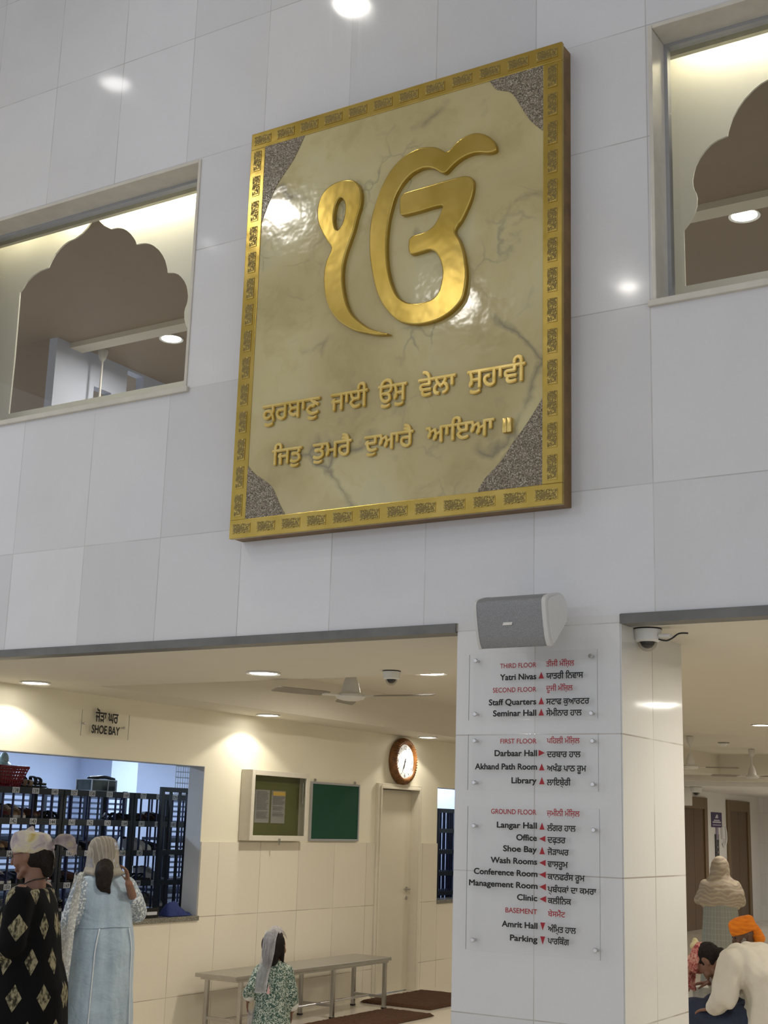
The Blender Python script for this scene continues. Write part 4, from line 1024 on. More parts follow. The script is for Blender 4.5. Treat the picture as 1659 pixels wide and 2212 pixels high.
# ---------------------------------------------------------------- shoe racks
M_RACK = plain('rack_enamel', srgb(34, 39, 47), .45, .2, .08)
M_RACKB = plain('rack_blue_enamel', srgb(26, 32, 66), .45, .2, .08)
M_TAG = plain('number_tag', srgb(190, 192, 196), .5, var=.03)
M_TAGINK = plain('tag_ink', srgb(20, 20, 24), .6)
SHELVES = [1.855, 1.620, 1.375, 1.125, .90, .66, .42, .18]
RX = -8.0; RD = .36
tagnums = iter(range(137, 400))
def shoe_rack(y0, y1, label, tags=True, x=RX, dens=1.0):
    r = thing('shoe_rack', label, 'shoe rack', (x, (y0 + y1) / 2, 0), 0, 'steel shoe racks inside the shoe bay')
    h = (y1 - y0) / 2
    for z in SHELVES:
        bm = NB(); box(bm, -RD, -.02, -h, h, z - .018, z, 0); box(bm, -.022, 0, -h, h, z - .045, z + .004, .002); sh_ = obj('shelf', bm, M_RACK, r)
    for sx in (-RD, -.03):
        for yy in (-h + .015, h - .015):
            bm = NB(); box(bm, sx, sx + .028, yy - .015, yy + .015, 0, SHELVES[0], .002); obj('post', bm, M_RACK, r)
    n = max(2, round((y1 - y0) * dens / .105))
    for k in range(1, n):
        yy = -h + (y1 - y0) * k / n
        bm = NB(); box(bm, -.026, -.014, yy - .007, yy + .007, .1, SHELVES[0] - .01); obj('upright_bar', bm, M_RACKB, r)
        if k % 2 == 0:
            bm = NB(); box(bm, -RD, -RD + .012, yy - .007, yy + .007, .1, SHELVES[0] - .01); obj('upright_bar', bm, M_RACKB, r)
    if tags:
        m_ = max(1, round((y1 - y0) / .215))
        for zi, z in enumerate(SHELVES[:5]):
            for k in range(m_):
                yy = -h + (y1 - y0) * (k + .5) / m_; num = next(tagnums)
                bm = NB(); box(bm, .0, .003, yy - .036, yy + .036, z - .042, z + .002, .001)
                bm.normal_update()
                me = bpy.data.meshes.new('tag'); bm.to_mesh(me); bm.free()
                tm = text_mesh(str(num), .02, .004, res=1)
                lay(tm, yy - .026, yy + .026, z - .035, .030 / .69, lambda u, v, d_: V((.0034 + d_, u, v)))
                bb = NB(); bb.from_mesh(me); nf = len(bb.faces); bb.from_mesh(tm); bb.faces.ensure_lookup_table()
                for f in bb.faces[nf:]: f.material_index = 1
                bb.to_mesh(me); bb.free(); bpy.data.meshes.remove(tm)
                link('number_tag', me, [M_TAG, M_TAGINK], r)
    return r
RB = [5.98, 7.18, 8.02, 8.86, 9.70, 10.6]
for i, (a, b) in enumerate(zip(RB, RB[1:])):
    shoe_rack(a + .004, b - .004, ('dark steel shoe rack near the corner of the shoe bay', 'dark steel shoe rack under the red basket', 'dark steel shoe rack under the glass box', 'dark steel shoe rack behind the blue cloth', 'dark steel shoe rack hidden behind the bay reveal')[i], i in (1, 2, 3))
for i, (a, b) in enumerate(((13.3, 14.2), (14.2, 15.1), (15.1, 15.9))):
    shoe_rack(a + .004, b - .004, ('dark steel shoe rack at the near side of the far shoe bay opening', 'dark steel shoe rack in the middle of the far shoe bay opening', 'dark steel shoe rack at the end of the far shoe bay opening')[i], False, dens=2.2)
# slatted racks standing against the lit back wall
M_SLAT = plain('slat_enamel', srgb(60, 66, 80), .5)
for a, b, lab in ((7.6, cA - .06, 'slatted steel rack against the pale wall left of the column'), (cB + .25, 12.9, 'slatted steel rack against the pale wall right of the column')):
    r = thing('slatted_rack', lab, 'rack', (-9.5, (a + b) / 2, 0), 0, 'slatted racks against the back wall'); h = (b - a) / 2
    bm = NB()
    for k in range(34): box(bm, -.02, .0, -h, h, .1 + k * .052, .1 + k * .052 + .02)
    obj('slats', bm, M_SLAT, r)
    for k in range(6):
        yy = -h + 2 * h * k / 5
        bm = NB(); box(bm, .0, .03, yy - .02, yy + .02, 0, 1.9); obj('post', bm, M_RACK, r)
    bm = NB(); box(bm, -.35, .03, -h, h, 1.42, 1.45); box(bm, -.35, .03, -h, h, .9, .93); obj('shelf', bm, M_RACK, r)
# grey gate rack standing behind the counter
gt = thing('lattice_gate', 'grey steel lattice gate standing behind the counter by the blue cloth', 'gate', (-7.78, 8.96, .5))
G0, G1_ = 0, .345
bm = NB(); 
for y in (G0, G1_): box(bm, -.016, .016, y - .018, y + .018, 0, 1.415, .002)
box(bm, -.015, .015, G0, G1_, 1.375, 1.415, .002); obj('frame', bm, M_RACK, gt)
for y in (.115, .235):
    bm = NB(); box(bm, -.010, .010, y - .011, y + .011, 0, 1.38); obj('bar', bm, M_RACK, gt)
for z in (.60, .85, .10):
    bm = NB(); box(bm, -.012, .012, G0, G1_, z, z + .04); obj('cross_rail', bm, M_RACK, gt)

# ---------------------------------------------------------------- shoes
def shoe_mats(): return dict(
    brown=plain('brown_leather', srgb(84, 56, 42), .5, var=.15), tan=plain('tan_leather', srgb(140, 112, 82), .55, var=.1), black=plain('black_leather', srgb(26, 25, 26), .35, var=.1),
    grey=plain('grey_canvas', srgb(120, 122, 124), .8, var=.1), white=plain('white_canvas', srgb(196, 196, 194), .7, var=.05), maroon=plain('maroon_canvas', srgb(92, 34, 36), .7, var=.1), navy=plain('navy_canvas', srgb(34, 40, 70), .7, var=.1), olive=plain('olive_canvas', srgb(86, 84, 60), .8, var=.1))
SM = shoe_mats(); M_SOLEW = plain('pale_sole', srgb(196, 194, 188), .6); M_SOLED = plain('dark_sole', srgb(34, 32, 30), .7)
_cache = {}
def sole_outline(s=1.0, grow=0.0):
    pts = [(-.13, 0), (-.125, .025), (-.08, .034), (-.02, .031), (.05, .040), (.10, .038), (.135, .016), (.14, -.006), (.12, -.032), (.06, -.042), (0, -.030), (-.07, -.030), (-.12, -.022)]
    return smooth_poly([(a * (1 + grow), b * (1 + grow * 2)) for a, b in pts], 2)
def shoe_meshes(kind):
    if kind in _cache: return _cache[kind]
    out = []
    def fin(nm, bm, ang=50):
        bmesh.ops.recalc_face_normals(bm, faces=bm.faces[:]); me = bpy.data.meshes.new(nm); bm.to_mesh(me); bm.free(); shade(me, ang); out.append((nm, me))
    if kind in ('sandal', 'flip-flop'):
        bm = NB(); prism(bm, sole_outline(), lambda u, v, d_: V((u, v, d_ + .006 * max(0, -u) / .13)), 0, .018); fin('sole', bm)
        bm = NB()
        if kind == 'sandal':
            for x0, hgt in ((.06, .045), (.015, .052), (-.075, .05)):
                pts = [(x0 + .01 * math.cos(k), .044 * math.cos(PI * k / 8), .012 + hgt * math.sin(PI * k / 8)) for k in range(9)]
                for o_ in (-.010, 0, .010): tube(bm, [(p[0] + o_, p[1], p[2]) for p in pts], .006, 6)
        else:
            tube(bm, smooth_poly([(.085, 0, .016), (.07, .01, .05), (.02, .034, .045), (-.03, .036, .015)], 3, False), .007, 6); tube(bm, smooth_poly([(.085, 0, .016), (.07, -.01, .05), (.02, -.034, .045), (-.03, -.034, .015)], 3, False), .007, 6)
        fin('strap', bm, 180)
    else:
        bm = NB(); prism(bm, sole_outline(1, .04), lambda u, v, d_: V((u, v, d_)), 0, .024); fin('sole', bm)
        bm = NB(); tall = kind == 'sneaker'
        secs = [(-.128, .02, .03, .055 if not tall else .075), (-.115, .030, .03, .068 if not tall else .092), (-.07, .034, .03, .066 if not tall else .094), (-.02, .032, .03, .06 if not tall else .088), (.03, .037, .03, .052 if not tall else .066), (.08, .039, .03, .042), (.12, .030, .028, .032), (.139, .012, .026, .02)]
        rings = []
        for x, hw_, zb, ht in secs:
            rings.append([bm.verts.new((x, hw_ * math.cos(PI * 2 * k / 14), .018 + (ht if math.sin(PI * 2 * k / 14) > 0 else .01) * math.sin(PI * 2 * k / 14))) for k in range(14)])
        for a, b in zip(rings, rings[1:]):
            for k in range(14): bm.faces.new((a[k], a[(k + 1) % 14], b[(k + 1) % 14], b[k]))
        bm.faces.new(rings[0]); bm.faces.new(rings[-1][::-1])
        fin('upper', bm, 180)
        bm = NB(); ball(bm, (-.07, 0, .072 if not tall else .098), (.042, .024, .014), 12); fin('lining', bm, 180)
        if tall:
            bm = NB()
            for k in range(4): tube(bm, [(.0 + k * .016, -.022, .098 - k * .010), (.004 + k * .016, 0, .104 - k * .010), (.0 + k * .016, .022, .098 - k * .010)], .003, 5)
            fin('lace', bm, 180)
    _cache[kind] = out; return out
def shoe(kind, colour, loc, rotz, label, group, tilt=0):
    name = {'sandal': 'sandal', 'flip-flop': 'flip_flop', 'sneaker': 'sneaker', 'slip-on': 'slip_on_shoe'}[kind]
    t_ = thing(name, label, 'shoe', loc, rotz, group); t_.rotation_euler = (tilt, 0, rotz)
    for nm, me in shoe_meshes(kind):
        m2 = me.copy(); m2.materials.clear()
        link(nm, m2, SM[colour] if nm in ('upper', 'strap') else (M_SOLEW if nm == 'lace' or (nm == 'sole' and kind == 'sneaker') else M_SOLED if nm in ('sole', 'lining') else M_SOLED), t_)
ORD = ['first', 'second', 'third', 'fourth', 'fifth', 'sixth', 'seventh', 'eighth', 'ninth', 'tenth', 'eleventh', 'twelfth', 'thirteenth', 'fourteenth', 'fifteenth', 'sixteenth', 'seventeenth', 'eighteenth', 'nineteenth', 'twentieth']
plan = {1: [(7.30, 'slip-on', 'brown'), (7.44, 'slip-on', 'maroon'), (7.62, 'sneaker', 'tan'), (7.80, 'slip-on', 'brown'), (7.97, 'sandal', 'black'), (8.80, 'sandal', 'black'), (8.98, 'flip-flop', 'black'), (9.15, 'sandal', 'brown'), (9.32, 'slip-on', 'black')],
        2: [(7.32, 'sandal', 'black'), (7.50, 'slip-on', 'tan'), (7.68, 'flip-flop', 'black'), (7.86, 'sneaker', 'grey'), (8.04, 'sneaker', 'white'), (8.34, 'slip-on', 'black'), (8.55, 'sandal', 'brown'), (9.06, 'sneaker', 'white'), (9.24, 'slip-on', 'black')],
        3: [(7.34, 'slip-on', 'olive'), (7.52, 'sneaker', 'navy'), (7.74, 'slip-on', 'black'), (7.92, 'sneaker', 'maroon'), (8.12, 'sandal', 'black'), (8.30, 'slip-on', 'brown'), (9.10, 'flip-flop', 'black'), (9.26, 'sneaker', 'white')],
        4: [(7.38, 'slip-on', 'black'), (7.56, 'sneaker', 'grey'), (7.78, 'sandal', 'brown'), (7.98, 'slip-on', 'olive'), (8.18, 'sneaker', 'black'), (8.9, 'slip-on', 'black'), (9.1, 'sandal', 'navy'), (9.3, 'sneaker', 'grey')]}
for si, lst in plan.items():
    for k, (y, kind, colr) in enumerate(lst):
        for j, dy in enumerate((-.042, .042)):
            shoe(kind, colr, (RX - .17 + random.uniform(-.02, .02), y + dy, SHELVES[si] + .0005), random.uniform(-.14, .14), '%s %s, %s of the %s pair along the %s shoe rack shelf' % (colr, kind, ('left', 'right')[j], ORD[k], ('top', 'upper', 'middle', 'lower')[si - 1]), 'shoes on the rack shelves')
# things on top of the rack
p = on_x(74, 1686, RX - .15)
shoe('flip-flop', 'black', (RX - .15, p.y, SHELVES[0] + .005), PI / 2 + .1, 'black flip-flop lying flat on top of the shoe rack', 'black flip-flops on top of the rack')
shoe('sandal', 'black', (RX - .15, p.y - .04, SHELVES[0] + .031), PI / 2 - .25, 'black strapped sandal lying on the flip-flop on top of the rack', 'black flip-flops on top of the rack', .12)
shoe('sandal', 'tan', (RX - .15, on_x(40, 1686, RX - .15).y + .04, SHELVES[0] + .005), .9, 'tan sandal beside the red basket on top of the rack', None)
t = NT('red_basket'); t.col(srgb(110, 18, 26)); t.set(Roughness=.4); M_BASK = t.m
by = on_x(6, 1672, RX - .16).y
bk = thing('basket', 'red perforated plastic basket on top of the shoe rack', 'basket', (RX - .16, by, SHELVES[0] + .005))
bm = NB()
def bring(z, hx, hy): return [(hx * c_, hy * s_, z) for c_, s_ in ((-1, -1), (1, -1), (1, 1), (-1, 1))]
L0, L1 = bring(0, .09, .10), bring(.15, .125, .15)
n = 9
for i in range(4):
    a0, a1, b0_, b1_ = V(L0[i]), V(L0[(i + 1) % 4]), V(L1[i]), V(L1[(i + 1) % 4])
    for k in range(n + 1):
        f_ = k / n; tube(bm, [a0.lerp(a1, f_), b0_.lerp(b1_, f_)], .0065, 5)
    for k in range(6):
        f_ = k / 6; tube(bm, [a0.lerp(b0_, f_), a1.lerp(b1_, f_)], .0075, 5)
box(bm, -.09, .09, -.10, .10, 0, .006); obj('body', bm, M_BASK, bk, 60)
bm = NB()
for i in range(4): tube(bm, [L1[i], L1[(i + 1) % 4]], .012, 8)
obj('rim', bm, M_BASK, bk, 60)
bg = thing('plastic_bag', 'crumpled white and green plastic bag in the red basket', 'bag', (RX - .16, by - .01, SHELVES[0] + .02))
bm = NB(); ball(bm, (0, 0, .10), (.07, .08, .09), 16)
for v in bm.verts: v.co += v.co.normalized() * .02 * noise.noise(v.co * 30)
ball(bm, (0, .01, .20), (.035, .04, .05), 12); obj('bag', bm, plain('bag_film', srgb(150, 170, 160), .3, var=.3, scale=30), bg, 60)
a_, b_ = on_x(181, 1703, RX - .2), on_x(235, 1690, RX - .2)
gx = thing('glass_box', 'low glass sided box on top of the shoe rack with a dark strap on it', 'box', (RX - .2, (a_.y + b_.y) / 2, SHELVES[0] + .004))
h = (b_.y - a_.y) / 2
bm = NB()
for y in (-h, h * .3, h):
    for x in (-.09, .09): box(bm, x - .004, x + .004, y - .004, y + .004, 0, .098)
for z in (0, .094):
    for x in (-.09, .09): box(bm, x - .004, x + .004, -h, h, z, z + .006)
    for y in (-h, h * .3, h): box(bm, -.09, .09, y - .004, y + .004, z, z + .006)
obj('box_frame', bm, M_ALU, gx)
bm = NB(); box(bm, -.086, .086, -h + .005, h - .005, .004, .092); obj('glass_sides', bm, plain('smoky_glass', srgb(58, 66, 64), .1, var=.3, scale=20), gx)
sp_ = thing('strap', 'dark folded strap lying on the glass box', 'strap', (RX - .2, (a_.y + b_.y) / 2 + .05, SHELVES[0] + .104))
bm = NB(); tube(bm, smooth_poly([(0, -.16, .006), (0, -.08, .014), (.01, .04, .022), (0, .13, .012), (0, .17, .006)], 4, False), [.008] + [.014] * 15 + [.006], 8); obj('webbing', bm, M_DARKPL, sp_, 60)
# blue cloth and pen box on the counter
t = NT('blue_towel'); t.col(t.ramp(t.noise(120, 3), [(.3, srgb(28, 38, 84)), (.7, srgb(44, 58, 116))])); t.set(Roughness=.95); M_TOWEL = t.m
q0, q1 = on_x(349, 1965, XS - .10), on_x(410, 1968, XS - .10)
cl = thing('cloth', 'navy blue cloth heaped on the granite counter below the lattice gate', 'cloth', (XS - .075, q0.y, .884))
bm = NB(); ln = min(q1.y, 8.90) - q0.y; n = 26; m = 12
def cz(s, k): 
    hgt = .085 * math.exp(-((s - .28) / .24) ** 4) + .045 * math.exp(-((s - .60) / .16) ** 2) + .022
    return max(.004, hgt * (1 - abs(k) ** 2.2) + .012 * noise.noise(V((s * 9, k * 3, 2))))
vs = [[bm.verts.new((.065 * k, s * ln, cz(s, k) if abs(k) < 1 and 0 < s < 1 else .002)) for k in [(-1 + 2 * j / m) for j in range(m + 1)]] for s in [i / n for i in range(n + 1)]]
for i in range(n):
    for j in range(m): bm.faces.new((vs[i][j], vs[i][j + 1], vs[i + 1][j + 1], vs[i + 1][j]))
obj('folds', bm, M_TOWEL, cl, 180)
q2 = on_x(318, 1966, XS - .08)
bx = thing('token_box', 'small dark box on the granite counter left of the blue cloth', 'box', (XS - .09, q2.y, .884))
bm = NB(); box(bm, -.06, .06, -.08, .08, 0, .075, .004); obj('box', bm, M_DARKPL, bx)
bm = NB(); box(bm, .06, .062, -.06, .06, .02, .045); obj('label_strip', bm, M_TAG, bx)
pq = on_x(405, 1680, -9.9)
ph = thing('wire_basket', 'grey wire basket hung high on the shoe bay wall beside the reveal', 'basket', (-8.6, on_x(400, 1680, -8.6).y, on_x(400, 1680, -8.6).z))
bm = NB()
for k in range(9):
    y = -.14 + .035 * k; tube(bm, [(0, y, .16), (0, y, -.16)], .004, 5)
for k in range(7): tube(bm, [(0, -.14, -.16 + .053 * k), (0, .14, -.16 + .053 * k)], .004, 5)
for y in (-.14, .14):
    for z in (-.16, .16): tube(bm, [(0, y, z), (-.15, y, z)], .005, 5)
obj('wires', bm, M_ALU, ph, 60)
# ---------------------------------------------------------------- people
M_SKIN = plain('skin', srgb(128, 92, 74), .55, var=.04, scale=14)
M_SKIND = plain('skin_deep', srgb(92, 66, 52), .55, var=.05, scale=14)
t = NT('dark_hair'); t.col(t.ramp(t.noise(30, 3, v=t.map((9, 9, .8))), [(.3, (.006, .005, .0045)), (.7, (.026, .019, .016))])); t.set(Roughness=.75, Specular_IOR_Level=.15); M_HAIR = t.m
M_EYEW = plain('eye_white', srgb(214, 208, 200), .3); M_EYED = plain('eye_dark', (.015, .01, .008), .2)
def xf(bm, start, M):
    for v in bm.verts[start:]: v.co = M @ v.co
def head(bm, M, s=1.0, neck=None, ears=True):
    """head with brow, nose, lips, chin and ears; local +Y is the face, origin between chin and crown"""
    bm.verts.ensure_lookup_table(); st = len(bm.verts)
    g = bmesh.ops.create_uvsphere(bm, u_segments=24, v_segments=18, radius=1.0)
    for v in g['verts']:
        x, y, z = v.co
        X, Y, Z = .073 * x, .094 * y, .112 * z
        if z < 0:
            q = -z; X *= 1 - .30 * q * q - .12 * q; Y = Y * (1 - .38 * q) + .022 * q if y < 0 else Y * (1 - .05 * q) + .004 * q
        if y > .3: Y *= .95
        v.co = (X, Y, Z)
    capsule(bm, (0, .083, .020), (0, .106, -.022), .008, .0125, 8); ball(bm, (0, .104, -.026), (.014, .010, .009), 8)
    capsule(bm, (-.036, .074, .030), (.036, .074, .030), .010, .010, 8)
    for sx in (-1, 1):
        ball(bm, (sx * .034, .066, -.028), (.026, .022, .026), 10)
        ball(bm, (sx * .030, .078, .012), (.013, .010, .009), 8)
        if ears:
            capsule(bm, (sx * .073, -.008, .018), (sx * .073, .000, -.026), .013, .009, 8); ball(bm, (sx * .076, -.012, .004), (.008, .016, .026), 10)
    capsule(bm, (-.018, .087, -.056), (.018, .087, -.056), .006, .006, 8); capsule(bm, (-.015, .086, -.066), (.015, .086, -.066), .007, .007, 8)
    ball(bm, (0, .072, -.096), (.024, .020, .018), 10); capsule(bm, (-.045, .03, -.07), (0, .072, -.096), .018, .016, 8); capsule(bm, (.045, .03, -.07), (0, .072, -.096), .018, .016, 8)
    bm.verts.ensure_lookup_table()
    xf(bm, st, M @ Matrix.Scale(s, 4))
def hand(bm, wrist, d, n, side, s=1.0, curl=.5, spread=.1):
    """palm, four unequal bent fingers and a thumb; d along the hand, n out of the palm, side towards the thumb"""
    d, n = V(d).normalized(), V(n).normalized(); w = d.cross(n).normalized()
    if w.dot(V(side)) < 0: w = -w
    n = (n - d * n.dot(d)).normalized(); wrist = V(wrist)
    for i in range(4):
        k = 1.5 - i
        capsule(bm, wrist + w * .010 * k * s, wrist + (d * (.082 - .004 * abs(i - 1)) + w * .0195 * k) * s, .012 * s, .0105 * s, 8)
        p = wrist + (d * (.082 - .004 * abs(i - 1)) + w * .0195 * k) * s; a = curl * .4; dd = (d + w * k * spread * .3).normalized()
        for L_, r_ in zip((.042, .026, .021), (.0092, .0085, .0075)):
            L_ *= (.92, 1.06, 1.0, .80)[i] * s
            v_ = dd * math.cos(a) + n * math.sin(a); q = p + v_ * L_; capsule(bm, p, q, r_ * s, (r_ - .0008) * s, 8); p = q; a += curl
    p = wrist + (d * .022 + w * .026) * s; v_ = (d * .6 + w * .75 + n * .25).normalized(); q = p + v_ * .042 * s; capsule(bm, wrist + d * .01 * s, p, .013 * s, .013 * s, 8); capsule(bm, p, q, .0125 * s, .0105 * s, 8)
    v2 = (d * .95 + w * .25 + n * .35 * (1 + curl)).normalized(); capsule(bm, q, q + v2 * .032 * s, .010 * s, .008 * s, 8)
def pcloth(name, fn):
    t = NT(name); fn(t); return t.m
def cyl_uv(t, sc=1.0):
    """angle round the body and height, in metres"""
    c = t.xyz(); a = t.math('MULTIPLY', t.math('ARCTAN2', c[0], c[1]), .17 * sc)
    return a, c[2]
def put(name, me, mats, parent, label=None):
    o = link(name, me, mats, parent)
    if label: o['label'] = label
    return o
def cloth_from(bm, voxel, fold, it=6): return remesh(bm, voxel, it, fold)
def body_standing(h, arms, headM, female=True, hands=(), sk=1.0, s_head=1.0, voxel=.008, feet=True, shw=.165):
    bm = NB()
    hip, ch, nk = .52 * h, .74 * h, .835 * h
    chain(bm, [(0, 0, hip), (0, -.005, .62 * h), (0, 0, ch)], [.105, .085, .092], 16)
    capsule(bm, (-shw * .6, 0, .765 * h), (shw * .6, 0, .765 * h), .04, .04, 14)
    hb = headM @ V((0, -.02, -.06)); capsule(bm, (0, -.01, .80 * h), hb, .058, .050, 14)
    head(bm, headM, s_head)
    for sx in (-1, 1):
        chain(bm, [(sx * .085, 0, hip), (sx * .085, .01, .285 * h), (sx * .08, -.015, .05 * h)], [.085, .055, .038], 12)
        if feet: capsule(bm, (sx * .08, -.03, .028), (sx * .09, .14, .020), .034, .026, 10)
    for (sh_, el, wr) in arms: chain(bm, [sh_, el, wr], [.042, .036, .026], 12)
    for a in hands: hand(bm, *a)
    return remesh(bm, voxel, 4)
def place(u, v, d, rot, lx, ly):
    # root on the floor such that the local point (lx, ly) stands where the photo shows it
    p = at_depth(u, v, d); r = math.radians(rot); c, q = math.cos(r), math.sin(r)
    return (p.x - (lx * c - ly * q), p.y - (lx * q + ly * c), 0), r
def stadium(bm, pts, k=4, n=14):
    # a trunk: (point, half width, radius) stations joined into one closed form
    for (a, wa, ra), (b, wb, rb) in zip(pts, pts[1:]):
        for i in range(k + 1):
            t_ = i / k; p = V(a).lerp(V(b), t_); w_ = wa + (wb - wa) * t_; r_ = ra + (rb - ra) * t_
            capsule(bm, p + V((-w_, 0, 0)), p + V((w_, 0, 0)), r_, r_, n)
def facing(u, v, d, rot, z=0.0):
    p = at_depth(u, v, d); return (p.x, p.y, z), math.radians(rot)

# --- woman in black with the tied head cloth
loc, rz = place(78, 1850, 7.0, 116, 0, 0)
W = thing('person', 'person in a black dress with gold lozenges and a tied pale head cloth', 'person', loc, rz)
h = 1.58; hm = Matrix.Translation((0, .03, 1.452)) @ Matrix.Rotation(math.radians(-14), 4, 'X') 
shL, elL, wrL = (-.175, .0, 1.27), (-.225, .00, 1.03), (-.10, .22, .965)
shR, elR, wrR = (.175, .0, 1.27), (.22, .05, 1.03), (.10, .26, .98)
me = body_standing(h, [(shL, elL, wrL), (shR, elR, wrR)], hm, hands=[(wrL, (.35, .9, -.05), (1, -.3, -.1), (0, 0, 1), .95, .5), (wrR, (-.35, .9, -.05), (-1, -.3, -.1), (0, 0, 1), .95, .5)], voxel=.007)
put('body', me, M_SKIN, W)
bm = NB()
loft(bm, [(0, .0, .10, .30, .26), (0, .0, .5, .27, .235), (0, -.01, .80, .225, .205), (0, -.005, .95, .195, .165), (0, .005, 1.08, .190, .155), (0, .01, 1.16, .19, .145), (0, .0, 1.225, .182, .115), (0, -.005, 1.265, .15, .09), (0, -.01, 1.285, .105, .075)], 32)
for sh_, el, wr in ((shL, elL, wrL), (shR, elR, wrR)):
    m_ = V(el).lerp(V(wr), .42); chain(bm, [V(sh_) + V((0, 0, -.03)), el, m_], [.070, .072, .066], 14)
me = cloth_from(bm, .010, folds(.010, 7, 7, 2.2, 3))
def blk(t):
    a, z = cyl_uv(t)
    P_ = t.math('DIVIDE', a, .115); row = t.math('DIVIDE', z, .17)
    fl = t.math('FLOOR', row); off = t.math('MULTIPLY', t.math('MODULO', fl, 2.0), .5)
    fu = t.math('SUBTRACT', t.math('FRACT', t.math('ADD', P_, off)), .5); fv = t.math('SUBTRACT', t.math('FRACT', row), .5)
    dd = t.math('ADD', t.math('MULTIPLY', t.math('ABSOLUTE', fu), 1.5), t.math('MULTIPLY', t.math('ABSOLUTE', fv), 1.05))
    m_ = t.math('LESS_THAN', dd, .40)
    hatch = t.ramp(t.noise(60, 3, v=t.map((1, 1, .5))), [(.40, .1), (.58, 1.0)])
    g_ = t.math('MULTIPLY', m_, hatch)
    t.col(t.mix(g_, (.0045, .0045, .005), srgb(150, 142, 112))); t.set(Specular_IOR_Level=.15, Roughness=t.math('MULTIPLY_ADD', g_, -.35, .9))
    t.bump(t.noise(14, 4), .25, .02)
put('dress', me, pcloth('black_lozenge_fabric', blk), W)
# hair under the cloth, the cloth cap, its knot and two tails
bm = NB(); ball(bm, (0, -.035, -.005), (.081, .082, .085), 18); ball(bm, (0, -.085, -.055), (.062, .042, .055), 14); capsule(bm, (0, -.08, -.05), (0, -.075, -.10), .05, .035, 12)
bm.verts.ensure_lookup_table(); xf(bm, 0, hm); put('hair', remesh(bm, .007, 4), M_HAIR, W)
def silk(t):
    n1 = t.noise(9, 4, .6, dist=1.0); t.col(t.ramp(n1, [(.32, srgb(136, 124, 128)), (.46, srgb(176, 164, 164)), (.56, srgb(192, 182, 150)), (.66, srgb(176, 156, 84))])); t.set(Roughness=.6, Sheen_Weight=.3); t.bump(t.noise(30, 4, dist=.8), .6, .012)
M_SILK = pcloth('pale_gold_silk', silk)
bm = NB()
R_ = [(-.020, .086, .100, .0), (.0, .089, .108, .0), (.03, .090, .110, .0), (.055, .086, .105, .0), (.078, .076, .092, .0), (.088, .05, .06, .0)]
loft(bm, [(0, -.008, z + .028, rx, ry, .012) for z, rx, ry, _ in R_], 30)
capsule(bm, (0, .01, .10), (0, -.01, .140), .042, .008, 10); ball(bm, (0, -.112, .030), (.022, .020, .022), 12)
bm.verts.ensure_lookup_table(); xf(bm, 0, hm @ Matrix.Rotation(math.radians(8), 4, 'X'))
put('head_cloth', remesh(bm, .006, 3, folds(.007, 16, 16, 10, 5)), M_SILK, W)
for k, pts in enumerate(([(0, -.125, .03), (.0, -.16, .045), (-.01, -.215, .02), (-.02, -.255, -.03)], [(0, -.12, .025), (-.01, -.13, -.02), (-.01, -.12, -.07), (0, -.105, -.10)])):
    bm = NB(); sp_ = smooth_poly([tuple(hm @ V(p)) for p in pts], 5, False); n = len(sp_)
    vs = []
    for i, p in enumerate(sp_):
        wd = (.012 + .05 * (i / n)) * (1 if i < n - 2 else .5) * (1 if k == 0 else .6)
        vs.append([bm.verts.new(V(p) + V((.004 * math.sin(i + j), .25 * wd * (j - 2) / 2, wd * (j - 2) / 2 * (.9 if k == 0 else .2) )) + V(((j - 2) * wd * .4, 0, 0))) for j in range(5)])
    for a, b in zip(vs, vs[1:]):
        for j in range(4): bm.faces.new((a[j], a[j + 1], b[j + 1], b[j]))
    bmesh.ops.solidify(bm, geom=bm.faces[:], thickness=.004); obj('cloth_tail', bm, M_SILK, W, 180)
bm = NB()
for sx in (-1, 1):
    tube(bm, [tuple(hm @ V((sx * .033 + .023 * math.cos(a), .104, .008 + .019 * math.sin(a)))) for a in [2 * PI * k / 16 for k in range(17)]], .0016, 6)
    tube(bm, [tuple(hm @ V(p)) for p in ((sx * .056, .103, .012), (sx * .074, .07, .014), (sx * .08, -.005, .016))], .0016, 6)
tube(bm, [tuple(hm @ V(p)) for p in ((-.010, .106, .010), (0, .110, .013), (.010, .106, .010))], .0016, 6)
put('glasses', (lambda m: (bm.to_mesh(m), m)[1])(bpy.data.meshes.new('glasses')), plain('thin_metal_rim', srgb(70, 50, 46), .3, .6), W)
for sx in (-1, 1):
    bm = NB(); c_ = hm @ V((sx * .030, .0815, .012)); ball(bm, c_, .0085, 10); obj('eye', bm, M_EYED, W, 180)
bm = NB(); tube(bm, smooth_poly([(.060, -.01, 1.325), (.055, .05, 1.29), (0, .085, 1.25), (-.055, .05, 1.29), (-.060, -.01, 1.325), (-.035, -.062, 1.335), (.035, -.062, 1.335)], 4), .0035, 6); obj('necklace', bm, M_DARKPL, W, 180)
bm = NB(); box(bm, -.10, .10, .30, .36, .93, 1.0, .01); W2 = None
bm.free()

